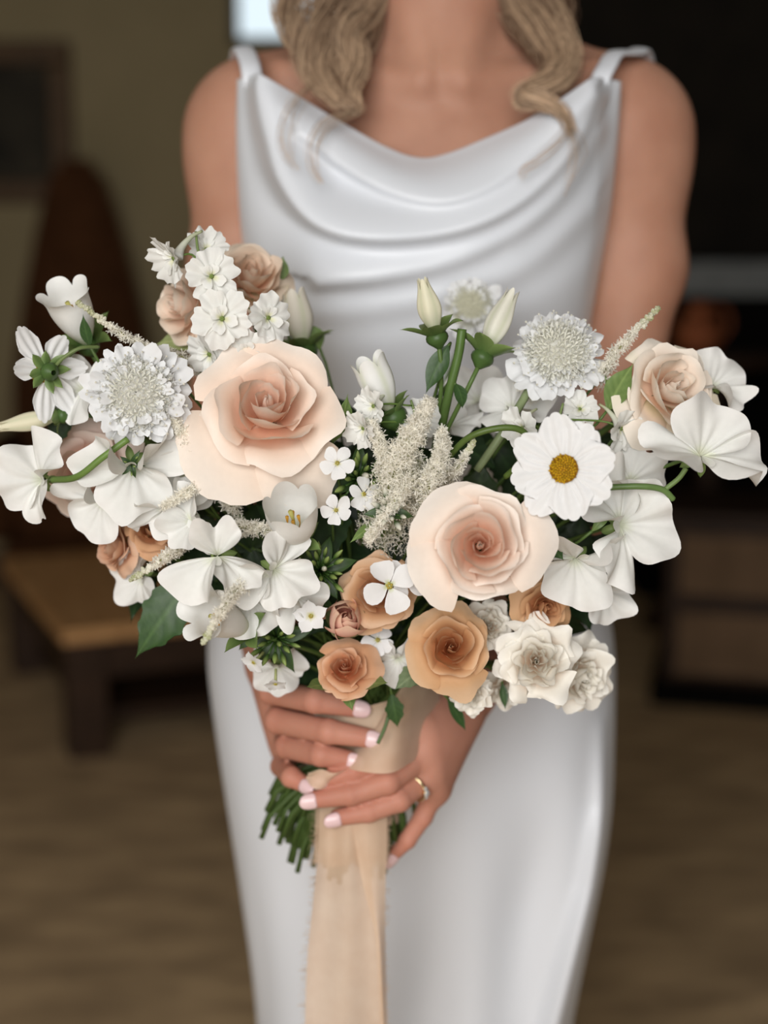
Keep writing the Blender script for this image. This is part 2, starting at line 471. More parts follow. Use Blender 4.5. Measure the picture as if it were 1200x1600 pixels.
box('plinth', -.02 - .10, CHW + .02, -.015, CHD + .015, 0, .07, M_SOOT, cs, .01)
box('body', -.09, CHW, .0, CHD, .07, .53, M_WOOD, cs, .015)
box('drawer_front', -.05, CHW - .04, -.014, .002, .10, .28, M_LEATHBR, cs, .006)
box('drawer_front', -.05, CHW - .04, -.014, .002, .33, .50, M_LEATHBR, cs, .006)
box('top', -.11, CHW + .02, -.02, CHD + .02, .53, .56, M_WOOD, cs, .008)
def lathe(profile, n=28):
    a = np.arange(n) * 2 * PI / n; pr = np.array(profile)
    V = np.stack([pr[:, :1] * np.cos(a), pr[:, :1] * np.sin(a), pr[:, 1:] + 0 * a], -1).reshape(-1, 3)
    return V, gridF(n, len(pr), True)
st_p = W(1115, 560, 3.56)
# plinth table that carries the jug
stand = thing('side_table', 'dark round pedestal table behind the brown chest', 'table', None, Matrix.Translation((st_p.x, 3.56, 0)))
tz = W(1100, 552, 3.56).z
V, F = lathe([(.001, tz), (.22, tz), (.23, tz - .02), (.21, tz - .04), (.05, tz - .05)]); obj('table_top', mesh_from('table_top', V, F[:, ::-1]), M_WOOD, stand)
V, F = lathe([(.05, tz - .045), (.035, tz - .3), (.05, .35), (.07, .15), (.20, .03), (.22, 0), (.001, 0)]); obj('pedestal', mesh_from('pedestal', V, F[:, ::-1]), M_WOOD, stand)
jg = thing('jug', 'small round copper jug glinting on the pedestal table', 'jug', None, Matrix.Translation((W(1090, 540, 3.5).x, 3.5, tz)))
V, F = lathe([(.001, 0), (.05, 0), (.075, .03), (.082, .07), (.065, .11), (.035, .135), (.033, .155), (.042, .17), (.036, .17), (.03, .15)]); obj('jug_body', mesh_from('jug_body', V, F), M_COPPER, jg)
V, F = tube(catmull([(.034, 0, .15), (.085, 0, .15), (.105, 0, .10), (.078, 0, .05)], 6), .007, 8); obj('handle', mesh_from('handle', V, F), M_COPPER, jg)
# ------------------------------------------------------------------ flower builders
def calyx(root, r, n=5, L=0.012, col=G_MID, z=0.0, a=0.5, bend=-0.6, wd=0.35, seed=0, tipc=None):
    """green cup under a flower with pointed sepals"""
    mb = MB()
    t = np.linspace(0, 1, 7); ang = np.arange(10) * 2 * PI / 10
    rr = r * np.array([0.28, .55, .85, 1.0, .98, .85, .6]); zz = z + r * (np.linspace(-1.5, .15, 7))
    V = np.stack([rr[:, None] * np.cos(ang), rr[:, None] * np.sin(ang), zz[:, None] + 0 * ang], -1).reshape(-1, 3)
    mb.add(V, gridF(10, 7, True), col)
    o = mb.build('calyx', M_GREEN, root)
    rs = np.random.RandomState(seed)
    for k in range(n):
        sh = blade(L * rs.uniform(.85, 1.15), L * wd, base=.8, peak=.25, tip=0.02, a0=a + rs.uniform(-.2, .2), a1=a + bend + rs.uniform(-.3, .3), cup=.4, seed=seed + k, nu=5, nv=8)
        cc = np.array(col); tc = np.array(tipc or G_LITE)
        petal_part('sepal', sh, lambda u, v: mix(cc, tc, .5 * v + .3 * np.abs(u)), T(0, 0, z) @ RZ(2 * PI * k / n + rs.uniform(-.15, .15)) @ T(r * .8, 0, -r * .2), o, M_GREEN)
    return o

def rose_petal(R, phi, rb, rt, H, w, curl, spiral, seed, tip=0.0, nu=15, nv=16, drop=0.0, inward=0.0, vc=0.55, ruf=0.02, zb=0.0, roll=0.0):
    rs = np.random.RandomState(seed)
    u = np.linspace(-1, 1, nu)[None, :]; v = np.linspace(0, 1, nv)[:, None]
    ln = 1 - 0.20 * np.abs(u) ** 3 + tip * np.maximum(0, 1 - np.abs(u) * 2.2)
    s = v * (1 + (ln - 1) * v)
    S = 1 - (1 - np.clip(s, 0, 1)) ** 2.3
    c = sstep(vc, 1.2, s)
    rho = rb + (rt - rb) * S + curl * c * 1.3 - inward * s ** 3
    rho = rho + spiral * u * s + 0.035 * np.abs(u) ** 3 * s * rt
    rho = rho + ruf * s ** 2 * np.sin(u * PI * rs.uniform(1.0, 2.0) + rs.uniform(0, 6)) * (0.4 + rt)
    z = zb + H * s - (drop + curl * .9) * c ** 1.4
    z = z + ruf * .8 * s ** 2 * np.sin(u * PI * rs.uniform(1.2, 2.4) + rs.uniform(0, 6)) * (0.4 + rt)
    rl = roll * np.abs(u) ** 2.6 * s ** 1.5
    rho = rho + rl * .9; z = z - rl * 1.2      # sides rolled back, the tip left as a point
    wv = w * (0.55 + 0.45 * np.sin(np.clip(s * 1.25, 0, 1) * PI / 2)) * (1 - 0.18 * sstep(.75, 1.0, s))
    # the rolled-back rim of the outer petals keeps its width
    a = phi + u * wv
    V = np.stack([rho * np.cos(a), rho * np.sin(a), z], -1).reshape(-1, 3) * R
    return V, gridF(nu, nv), np.broadcast_to(u, s.shape).ravel(), np.broadcast_to(s, s.shape).ravel()

ROSE_OPEN = [  # n, rt, H, w, curl, spiral, inward, tip, drop
    (3, .085, .84, 1.45, 0, .020, .07, 0, 0),
    (3, .150, .82, 1.25, 0, .035, .01, 0, 0),
    (3, .250, .85, 1.28, .01, .080, .00, .02, 0),
    (4, .375, .84, 1.05, .03, .085, .00, .03, 0),
    (4, .520, .76, 1.00, .10, .080, .0, .05, 0),
    (5, .690, .54, .86, .19, .070, .0, .10, .03),
    (5, .820, .32, .76, .30, .050, .0, .24, .18)]
ROSE_TIGHT = [
    (3, .075, .84, 1.5, 0, .02, .06, 0, 0),
    (3, .160, .88, 1.35, .0, .06, .01, .01, 0),
    (3, .265, .92, 1.30, .01, .085, .01, .02, 0),
    (3, .390, .94, 1.22, .03, .10, .0, .03, 0),
    (4, .520, .86, 1.02, .07, .10, .0, .05, 0),
    (4, .670, .66, .98, .15, .09, 0, .08, .01),
    (5, .800, .42, .82, .25, .06, 0, .14, .10)]
ROSE_SPRAY = [
    (3, .085, .98, 1.5, 0, .03, .06, 0, 0),
    (3, .18, 1.0, 1.35, 0, .07, .01, .02, 0),
    (3, .30, 1.0, 1.28, .02, .09, .0, .03, 0),
    (3, .45, .92, 1.22, .06, .10, 0, .06, 0),
    (4, .62, .66, 1.0, .16, .09, 0, .14, .02),
    (5, .80, .36, .80, .28, .05, 0, .22, .10)]
def rose(name, label, M, ax, R, layers, c_in, c_out, c_edge=None, seed=0, ruf=0.03, sep=True, group=None, stem_r=0.0022, skip=0, jit=0.13, guard=None):
    root = thing(name, label, 'flower', group, M)
    rs = np.random.RandomState(seed)
    c_in = np.array(c_in); c_out = np.array(c_out); c_edge = np.array(c_edge if c_edge is not None else c_out)
    nl = len(layers)
    for li, (n, rt, H, w, curl, spi, inw, tip, drop) in enumerate(layers):
        if li < skip: continue
        off = rs.uniform(0, 2 * PI)
        t = li / (nl - 1)
        for k in range(n):
            j = lambda a: 1 + rs.uniform(-a, a)
            sh = rose_petal(R, off + 2 * PI * k / n + rs.uniform(-.15, .15), .05 + .08 * t, rt * j(jit * (.5 + .5 * t)), H * j(jit * .7), w * j(.12), curl * j(.7), spi * j(.3), seed * 97 + li * 11 + k, tip * j(.6), inward=inw, drop=drop * j(.5), ruf=ruf, roll=(.16 * t ** 2 + .01) * j(.6), nu=13 if li > 2 else 9, nv=14)
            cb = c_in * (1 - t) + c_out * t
            cdeep = c_in * np.array((.98, .84, .74))  # deeper peach at the petal foot, darkened further to paint shade into the gaps
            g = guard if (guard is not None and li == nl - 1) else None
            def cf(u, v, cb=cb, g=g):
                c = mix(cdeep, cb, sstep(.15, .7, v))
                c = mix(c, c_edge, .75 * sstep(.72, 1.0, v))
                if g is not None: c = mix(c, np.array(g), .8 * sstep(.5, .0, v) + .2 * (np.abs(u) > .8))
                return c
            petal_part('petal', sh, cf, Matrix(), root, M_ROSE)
    if sep:
        calyx(root, R * .13, 5, R * .62, G_MID, 0.0, 0.2, -.9, .22, seed)
    add_stem(root, M @ Vector((0, 0, -R * .12)), ax, stem_r)
    return root

def ruffled(name, label, M, ax, R, layers, col, edge, seed=0, cat='flower', group=None, cin=None):
    """loosely ruffled double flower (white spray rose): layers of frilled blades"""
    root = thing(name, label, cat, group, M)
    rs = np.random.RandomState(seed)
    col = np.array(col); edge = np.array(edge); cin = np.array(cin if cin is not None else col)
    for li, (n, L, wd, a0, a1, z) in enumerate(layers):
        off = rs.uniform(0, 6.3)
        for k in range(n):
            sh = fan(L * R * rs.uniform(.88, 1.12), wd * 1.75 * rs.uniform(.9, 1.1), rs.choice([0, .06, .1]), a0 + rs.uniform(-.12, .12), a0 - a1 + rs.uniform(-.2, .3), .1, .06, rs.uniform(3, 5), .04, rs.uniform(9, 14), seed * 31 + li * 7 + k, 19, 12, cup=rs.uniform(.1, .4))
            petal_part('petal', sh, lambda u, v: mix(mix(cin, col, v), edge, .6 * sstep(.75, 1, v)), T(0, 0, z * R) @ RZ(off + 2 * PI * k / n + rs.uniform(-.2, .2)) @ T(.03 * R, 0, 0), root)
    calyx(root, R * .14, 5, R * .5, G_MID, 0.0, 0.1, -.8, .2, seed)
    add_stem(root, M @ Vector((0, 0, -R * .15)), ax, .0018)
    return root
ROSE_RUFFLED = [
    (3, .10, .90, 1.4, 0, .04, .06, 0, 0),
    (4, .20, .93, 1.1, .01, .06, .01, .03, 0),
    (4, .32, .93, 1.05, .03, .08, .0, .03, 0),
    (5, .46, .88, .92, .07, .09, 0, .04, 0),
    (5, .62, .76, .88, .14, .09, 0, .06, .02),
    (6, .78, .56, .78, .22, .08, 0, .06, .08),
    (5, .86, .36, .78, .22, .06, 0, .06, .12)]
SPRAY_W = [(3, .55, .22, 1.45, 1.75, .05), (4, .62, .30, 1.25, 1.5, .04), (5, .72, .36, 1.0, 1.05, .02), (5, .85, .42, .7, .55, 0), (5, .98, .46, .35, -.1, -.02), (4, 1.0, .46, .05, -.6, -.03)]

def sweet_pea(label, M, ax, R, seed=0, spread=1.0, hood=0.0, wing_open=0.6, stem=True, tint=None, calyx_on=True, roll_wings=0.0):
    """standard (wide notched back petal), two wings, keel; local Z looks out of the flower, local Y is up"""
    root = thing('sweet_pea', label, 'flower', 'white sweet pea flowers in the bouquet', M)
    rs = np.random.RandomState(seed)
    c = np.array(tint if tint is not None else WHITE); ce = np.array(srgb(244, 243, 240)); cg = np.array(srgb(226, 230, 205))
    cf = lambda u, v: mix(mix(cg, c, sstep(.0, .35, v)), ce, sstep(.7, 1, v))
    up = RZ(PI / 2)
    # the standard: two broad lobes, creased along the middle and thrown back
    sh = fan(R * 1.02, 1.42 * spread, .14, .75 + hood, .9 - hood * .3, -.12 + .3 * hood, .17, rs.uniform(2.6, 3.8), .085, rs.uniform(6.5, 9.5), seed, 51, 17, rim=.05, pleat=.02)
    petal_part('standard_petal', sh, cf, up @ T(0, 0, -.08 * R), root)
    for s in (-1, 1):
        sh = fan(R * rs.uniform(.92, 1.06), 1.08, .04, 1.0, .95 + roll_wings + rs.uniform(-.3, .3), .1, .19, rs.uniform(2.6, 4.2), .09, rs.uniform(6.5, 9), seed + 7 + s, 37, 14, cup=.35, rim=.05, pleat=.02)
        petal_part('wing_petal', sh, cf, RZ(-PI / 2 + s * wing_open + rs.uniform(-.15, .15)) @ T(.02 * R, 0, .05 * R) @ RX(s * -.65), root)
    sh = fan(R * .5, .8, 0, 1.25, .1, .5, .05, 2.5, .03, 7, seed + 3, 15, 9, cup=.5)
    petal_part('keel_petal', sh, lambda u, v: mix(cg, c, .45 + .5 * v), RZ(-PI / 2) @ T(0, 0, .06 * R), root)
    if calyx_on: calyx(root, R * .13, 5, R * .26, G_LITE, -.05 * R, -.2, -.9, .28, seed, G_MID)
    if stem: add_stem(root, M @ Vector((0, 0, -.22 * R)), ax, .0013)
    return root

def delphinium_floret(root, M, R, seed, spur=True, openn=0.0):
    """one white larkspur floret with five ruffled sepals, a small inner pair and a spur"""
    rs = np.random.RandomState(seed)
    f = bpy.data.objects.new('floret', None); COL.objects.link(f); f.parent = root; f.matrix_local = M
    c = np.array(srgb(240, 240, 234)); ce = np.array(WHITE); cy = np.array(srgb(228, 228, 190)); cgr = np.array(srgb(150, 170, 96))
    for k in range(5):
        sh = fan(R * rs.uniform(.92, 1.08), rs.uniform(.72, .85), rs.choice([0, .06]), .5 + openn, .65 + rs.uniform(-.2, .2), .05, .06, rs.uniform(3, 5), .05, rs.uniform(12, 17), seed + k, 27, 11, rim=.05)
        petal_part('sepal', sh, lambda u, v: mix(mix(cgr, c, sstep(0, .2, v)), ce, v), RZ(PI / 2 + 2 * PI * k / 5 + rs.uniform(-.1, .1)) @ T(.04 * R, 0, -.02 * R * (k % 2)), f)
    for k in range(4):
        sh = fan(R * (.50 if k < 2 else .58), .8, 0, .95, .7, .1, .06, 3, .04, 11, seed + 20 + k, 17, 9, cup=.3, rim=.04)
        petal_part('inner_petal', sh, lambda u, v: mix(mix(cgr, cy, sstep(0, .25, v)), ce, sstep(.2, .7, v)), RZ([1.1, 2.04, -.7, -2.44][k]) @ T(.03 * R, 0, .04 * R), f)
    mb = MB()
    for k in range(6):
        a = k * 1.05
        V, F = tube([(0, 0, 0), (.05 * R * math.cos(a), .05 * R * math.sin(a), .16 * R)], [.03 * R, .045 * R], 6)
        mb.add(V, F, cgr)
    mb.build('stamen_tuft', M_BUD, f)
    if spur:
        p = catmull([(0, 0, -.02 * R), (0, .25 * R, -.35 * R), (0, .45 * R, -.85 * R), (0, .5 * R, -1.35 * R)], 5)
        V, F = tube(p, np.interp(np.linspace(0, 1, len(p)), [0, .3, .8, 1], [.22 * R, .13 * R, .06 * R, .045 * R]), 8)
        t = np.linspace(0, 1, len(p)).repeat(8)
        obj('spur', mesh_from('spur', V, F, mix(c, srgb(200, 206, 160), t)), M_PETAL, f)
    return f

def scabiosa(label, M, ax, R, seed=0, dome=.35, centre=None, frill=1.0):
    root = thing('scabiosa', label, 'flower', 'white scabiosa pincushion flowers', M)
    rs = np.random.RandomState(seed)
    c = np.array(srgb(238, 239, 240)); cc = np.array(centre if centre is not None else srgb(243, 242, 236))
    # frilled marginal florets, in three rings
    for ring, (n, r0, L, a0, z) in enumerate([(12, .42, .64, .15, .0), (12, .40, .52, .5, .12), (13, .32, .38, .8, .22)]):
        for k in range(n):
            sh = fan(L * R * rs.uniform(.8, 1.15) * frill, rs.uniform(.5, .68), rs.choice([0, .1, .16]), a0 + rs.uniform(-.2, .2), .5 + rs.uniform(-.4, .4), .1, .09, rs.uniform(4, 7), .05, rs.uniform(11, 16), seed * 13 + ring * 40 + k, 15, 9)
            petal_part('ray_floret', sh, lambda u, v: mix(cc, c, sstep(0, .4, v)), RZ(2 * PI * (k + .5 * ring) / n + rs.uniform(-.12, .12)) @ T(r0 * R, 0, z * R), root)
    # domed pincushion of small four-lobed florets
    mb = MB(); N = 170
    ta = np.linspace(.02, PI / 2, 9)[:, None]; pa = np.arange(18)[None, :] * 2 * PI / 18
    mb.add(np.stack([.60 * R * np.sin(ta) * np.cos(pa), .60 * R * np.sin(ta) * np.sin(pa), (dome * .97 * np.cos(ta) + .04) * R + 0 * pa], -1), gridF(18, 9, True), cc * .97)
    for i in range(N):
        q = (i + .5) / N
        th = math.acos(1 - q * .98) * 1.0
        ph = i * 2.39996
        d = Vector((math.sin(th) * math.cos(ph), math.sin(th) * math.sin(ph), math.cos(th)))
        p = Vector((d.x * .62 * R, d.y * .62 * R, d.z * dome * R + .08 * R))
        s = R * (.070 + .06 * q) * rs.uniform(.8, 1.25)
        B = basis(d + Vector(rs.uniform(-.25, .25, 3)), (0, 1, .01), rs.uniform(0, 6.3), p)
        nl = 4; V = [(0, 0, -.3 * s)]; F = []
        for k in range(nl):
            a = 2 * PI * k / nl
            for da, rr, zz in ((-.42, .85, .75), (0, 1.25, .95), (.42, .85, .75)):
                V.append((rr * s * math.cos(a + da), rr * s * math.sin(a + da), zz * s * (1.0 + .3 * rs.rand())))
            b = 1 + k * 3
            F += [[0, b, b + 1], [0, b + 1, b + 2]]
        col = np.tile(cc, (len(V), 1)); col[0] = np.array(srgb(230, 229, 210)); col[1:] = mix(cc, c, np.full(len(V) - 1, q * .8))
        mb.add(xf(V, B), F, col)
        if i % 2 == 0:
            tip = p + d * s * 2.1
            V, F = tube([p, tip], s * .07, 4, False); mb.add(V, F, c)
            V, F = tube([tip, tip + d * s * .25], s * .17, 5); mb.add(V, F, srgb(240, 238, 226))
    tag(mb.build('disc_florets', M_BUD, root, smooth=False), kind='stuff')
    calyx(root, R * .3, 8, R * .5, G_MID, -.05 * R, 0, -.2, .18, seed)
    add_stem(root, M @ Vector((0, 0, -.3 * R)), ax, .0016)
    return root

def cosmos(label, M, ax, R, seed=0, n=8, back=False, lens=None, angs=None, stem=True):
    root = thing('cosmos', label, 'flower', 'white cosmos flowers', M)
    rs = np.random.RandomState(seed)
    c = np.array(srgb(241, 241, 241)); cb = np.array(srgb(226, 228, 214))
    for k in range(n):
        L = R * (lens[k] if lens else rs.uniform(.93, 1.05)); an = angs[k] if angs else 2 * PI * k / n + rs.uniform(-.06, .06)
        sh = blade(L * .92, R * (.42 if not back else .22) * rs.uniform(.92, 1.1), base=.26, peak=.72, tip=.62, teeth=3, tooth=.05, a0=.28, a1=-.02 + rs.uniform(-.15, .15) - (.15 if back else 0), cup=.08, groove=.07, gn=3.0, ruf=.05, rn=1.5, seed=seed + k, nu=19, nv=14)
        petal_part('petal', sh, lambda u, v: mix(cb, c, sstep(0, .25, v)), RZ(an) @ T(.08 * R, 0, -.004 * R * (k % 2)), root)
    mb = MB(); cy = np.array(srgb(234, 194, 44)); cd = np.array(srgb(172, 126, 28))
    for i in range(110):
        q = (i + .5) / 110; r = .25 * R * math.sqrt(q); a = i * 2.39996
        h = .05 * R * (1 + .5 * rs.rand()) + .05 * R * (1 - q) * .3
        p = np.array((r * math.cos(a), r * math.sin(a), .08 * R))
        V, F = tube([p, p + (0, 0, h * .6), p + (r * .1 * math.cos(a), r * .1 * math.sin(a), h)], [.016 * R, .021 * R, .011 * R], 5)
        cj = cd if (q > .55 and rs.rand() < .3) else cy * rs.uniform(.75, 1.1)
        mb.add(V, F, cj)
    V, F = tube([(0, 0, 0), (0, 0, .09 * R)], [.2 * R, .26 * R], 16); mb.add(V, F, cd)
    tag(mb.build('yellow_disc', M_BUD, root, smooth=False), kind='stuff')
    calyx(root, R * .17, 8, R * .3, G_DARK if not back else G_MID, -.02 * R, .15, -.6, .3, seed)
    if stem: add_stem(root, M @ Vector((0, 0, -.24 * R)), ax, .0012)
    return root

def bell(name, label, M, ax, R, Ln, seed=0, flare=.35, wide=.85, lobes=5, stamen=True, sep=True, stem=True, closed=0.0, col=None, group='white bell flowers', ridge=.05, sep_len=.5, base_col=None):
    """bell flower: one fused corolla with lobed rim; R rim radius, Ln length"""
    root = thing(name, label, 'flower', group, M)
    nu, nv = 60, 22
    ph = np.linspace(0, 2 * PI, nu, endpoint=False)[None, :]; v = np.linspace(0, 1, nv)[:, None]
    lobe = np.abs(np.cos(ph * lobes / 2)) ** .7
    s = v * (1 - .20 * (1 - lobe) * v ** 3)
    prof = wide * np.sin(np.clip(s * 1.9 + .12, 0, PI / 2)) ** .8 * (1 - .06 * s) + flare * sstep(.68, 1.12, s) ** 1.4 * (1 + .25 * lobe)
    if closed: prof = prof * (1 - closed * sstep(.25, 1.0, s) ** 1.1)
    r = R * prof * (1 + ridge * np.abs(np.cos(ph * lobes / 2)) ** 3 * np.sin(np.clip(s, 0, 1) * PI))
    rs = np.random.RandomState(seed)
    r = r * (1 + .05 * np.sin(ph * 2 + rs.uniform(0, 6)) * s)
    a = ph + closed * .35 * s
    z = Ln * s - flare * R * .8 * sstep(.86, 1.1, s) * lobe * (1 - closed)
    V = np.stack([r * np.cos(a), r * np.sin(a), z + 0 * ph], -1).reshape(-1, 3)
    c = np.array(col if col is not None else srgb(243, 243, 240)); cb = np.array(base_col if base_col is not None else srgb(214, 220, 184))
    vv = np.broadcast_to(s, (nv, nu)).ravel()
    cc = mix(cb, c, sstep(0, .35, vv))
    if closed: cc = mix(cc, cb * .92, .5 * np.broadcast_to(np.abs(np.sin(ph * lobes / 2)) ** 6, (nv, nu)).ravel())
    obj('corolla', mesh_from('corolla', V, gridF(nu, nv, True), cc), M_ROSE, root)
    if stamen and not closed:
        V, F = tube([(0, 0, .05 * Ln), (0, 0, .55 * Ln), (.02 * Ln, 0, .74 * Ln)], [.05 * R, .06 * R, .09 * R], 8)
        obj('pistil', mesh_from('pistil', V, F, np.tile(srgb(206, 200, 120), (len(V), 1))), M_BUD, root)
        for k in range(4):
            a = k * 1.57
            V, F = tube([(.05 * R * math.cos(a), .05 * R * math.sin(a), .1 * Ln), (.22 * R * math.cos(a), .22 * R * math.sin(a), .45 * Ln), (.2 * R * math.cos(a), .2 * R * math.sin(a), .62 * Ln)], [.02 * R, .02 * R, .07 * R], 6)
            obj('stamen', mesh_from('stamen', V, F, np.tile(srgb(218, 168, 70), (len(V), 1))), M_BUD, root)
    if sep: calyx(root, R * (.42 if not closed else .62), 5, Ln * sep_len, G_MID, .02 * Ln, .75, -.5, .36, seed)
    if stem: add_stem(root, M @ Vector((0, 0, -.6 * R)), ax, .0016)
    return root

def astilbe(label, pts, seed=0, dens=1.0, fat=1.0, col=None, tipgreen=True, side=0, stem=True):
    """feathery plume: pts from the base to the tip (world), fat in metres"""
    P = catmull(pts, 10)
    base = Vector(P[0])
    M = Matrix.Translation(base)
    root = thing('astilbe_plume', label, 'flower', 'cream astilbe plumes', M)
    rs = np.random.RandomState(seed)
    P = P - np.array(base)
    V, F = tube(P, np.linspace(.0009, .0004, len(P)), 6)
    obj('rachis', mesh_from('rachis', V, F, np.tile(srgb(150, 150, 96), (len(V), 1))), M_GREEN, root)
    L = np.linalg.norm(np.diff(P, axis=0), axis=1).sum()
    c = np.array(col if col is not None else srgb(255, 252, 243)); cg = np.array(srgb(190, 196, 130))
    mb = MB(); N = int(dens * 215 * L / .05)
    seg = len(P) - 1
    for i in range(N):
        t = ((i + rs.rand()) / N)
        k = min(int(t * seg), seg - 1); f = t * seg - k
        p = P[k] * (1 - f) + P[k + 1] * f
        tg = P[k + 1] - P[k]; tg /= np.linalg.norm(tg)
        d = rs.normal(size=3); d -= tg * d.dot(tg); d /= np.linalg.norm(d)
        wid = 1.15 * fat * (1 - .78 * t ** 1.2) * (0.55 + .45 * math.sin(t * 28 + 1.5) ** 2)
        q = p + d * wid * math.sqrt(rs.rand()) + tg * wid * .5 * rs.rand()
        bud = tipgreen and t > .72
        s = rs.uniform(.0013, .0023) * (1.0 if not bud else .75)
        if bud:
            V, F = tube([q - d * s, q, q + d * s], [s * .5, s, s * .35], 5)
            mb.add(V, F, mix(c, cg, rs.uniform(.2, .9) * sstep(.7, .95, t)))
        else:
            B = basis(Vector(d) + Vector(rs.uniform(-.6, .6, 3)), (0, .3, 1), rs.uniform(0, 6), q)
            Vs = []; Fs = []
            for a in range(5):
                an = a * 2 * PI / 5; b = len(Vs)
                x, y = math.cos(an), math.sin(an)
                Vs += [(-.12 * y * s, .12 * x * s, 0), (.12 * y * s, -.12 * x * s, 0), (1.5 * s * x + .1 * s * y, 1.5 * s * y - .1 * s * x, s * rs.uniform(.1, 1.0)), (1.5 * s * x - .1 * s * y, 1.5 * s * y + .1 * s * x, s * rs.uniform(.1, 1.0))]
                Fs.append([b, b + 1, b + 2, b + 3])
            mb.add(xf(Vs, B), Fs, c * rs.uniform(.88, 1.06))
            if i % 3 == 0:
                Vt, Ft = tube([p, q], .00018, 3, False); mb.add(Vt, Ft, mix(c, cg, .5))
    tag(mb.build('florets', M_PLUME, root, smooth=False), kind='stuff')
    if stem: add_stem(root, base, Vector(P[2]) - Vector(P[0]), .0009, lead=.04)
    return root

def small_flower(name, label, M, ax, R, seed=0, n=5, group=None, eye=None, star=.0, tube_len=1.0, stem=True, wd=.46, lift=.25):
    """phlox-like flower: five flat petals on a narrow tube"""
    root = thing(name, label, 'flower', group, M)
    phlox_into(root, Matrix(), R, seed, n, eye, star, tube_len, wd, lift)
    if stem: add_stem(root, M @ Vector((0, 0, -R * tube_len)), ax, .0009)
    return root
def phlox_into(root, M, R, seed=0, n=5, eye=None, star=0.0, tube_len=1.0, wd=.46, lift=.25):
    rs = np.random.RandomState(seed)
    c = np.array(srgb(240, 240, 240)); ce = np.array(eye if eye is not None else srgb(214, 208, 150))
    for k in range(n):
        if star > .6: sh = blade(R * rs.uniform(.9, 1.08), R * wd * rs.uniform(.75, .9), base=.35, peak=.55, tip=.05, a0=lift + .2, a1=lift - .35 + rs.uniform(-.15, .15), cup=.12, ruf=.07, seed=seed + k, nu=9, nv=9)
        else: sh = fan(R * rs.uniform(.92, 1.06), wd * 1.45, .0, lift + .1, .5 + rs.uniform(-.2, .2), .05, .05, rs.uniform(2, 4), .02, 7, seed + k, 13, 9, stretch=1.0)
        petal_part('petal', sh, lambda u, v: mix(ce, c, sstep(0, .28, v)), M @ RZ(2 * PI * k / n + rs.uniform(-.08, .08)) @ T(.05 * R, 0, -.01 * R * (k % 2)), root)
    V, F = tube([(0, 0, -R * tube_len), (0, 0, -.3 * R), (0, 0, .03 * R)], [.10 * R, .12 * R, .15 * R], 8)
    obj('flower_tube', mesh_from('flower_tube', xf(V, M), F, np.tile(srgb(206, 212, 150), (len(V), 1))), M_PETAL, root)
    mb = MB()
    for k in range(5):
        a = k * 1.2566
        V, F = tube([(.04 * R * math.cos(a), .04 * R * math.sin(a), 0), (.09 * R * math.cos(a), .09 * R * math.sin(a), .11 * R)], [.02 * R, .05 * R], 5)
        mb.add(xf(V, M), F, srgb(210, 190, 90))
    mb.build('stamen_tuft', M_BUD, root)

def lathe_bud(p, d, L, r, n=8):
    B = basis(d, (.1, .3, 1), 0, p)
    t = np.array([0, .12, .3, .5, .7, .88, 1.0]); rr = r * np.array([.35, .7, .95, 1, .8, .45, .08])
    a = np.arange(n) * 2 * PI / n
    V = np.stack([rr[:, None] * np.cos(a), rr[:, None] * np.sin(a), (t * L)[:, None] + 0 * a], -1).reshape(-1, 3)
    F = gridF(n, 7, True).tolist() + [[6 * n + i for i in range(n)]]
    return xf(V, B), F, t.repeat(n)

def phlox_buds(label, M, ax, R, n=14, seed=0, flowers=(), leaves=4, white=2, name='phlox_cluster', stem=True):
    """cluster of green phlox buds with narrow leaves and the odd opened bloom"""
    root = thing(name, label, 'flower', 'green phlox bud clusters', M)
    rs = np.random.RandomState(seed)
    for i in range(n):
        q = (i + .5) / n; th = 1.15 * math.sqrt(q); ph = i * 2.39996
        d = Vector((math.sin(th) * math.cos(ph), math.sin(th) * math.sin(ph), math.cos(th)))
        p = d * R * (.35 + .25 * rs.rand()); w = i < white
        L = R * rs.uniform(.3, .46); r = L * (.17 if not w else .24)
        V, F, t = lathe_bud(p, d, L, r)
        g1 = np.array(srgb(66, 96, 42)); g2 = np.array(srgb(146, 166, 92)) if not w else np.array(srgb(238, 236, 222))
        Vs, Fs = tube([(0, 0, -.1 * R), p * .6, p], R * .03, 5)
        mb = MB(); mb.add(Vs, Fs, g1); mb.add(V, F, mix(g1, g2, sstep(.15, .8, t)))
        mb.build('bud', M_GREEN if not w else M_BUD, root)
    for k in range(leaves):
        a = 2 * PI * k / leaves + rs.uniform(-.3, .3)
        sh = blade(R * rs.uniform(.9, 1.3), R * .2, base=.3, peak=.35, tip=.02, a0=.5, a1=-.4, cup=.3, fold=-.2, seed=seed + k, nu=7, nv=10)
        petal_part('leaf', sh, lambda u, v: mix(np.array(G_DARK), np.array(G_MID), .5 * np.abs(u) + .3 * v), RZ(a) @ T(0, 0, -.1 * R), root, M_GREEN)
    for j, (tx, ty, rr, st) in enumerate(flowers):
        d = Vector((tx, ty, .8)).normalized()
        B = basis(d, (0, 1, 0), rs.uniform(0, 6), (tx * R, ty * R, R * .8))
        phlox_into(root, B, R * rr, seed + 50 + j, 5, None, st, 1.2)
    if stem: add_stem(root, M @ Vector((0, 0, -.1 * R)), ax, .0012)
    return root

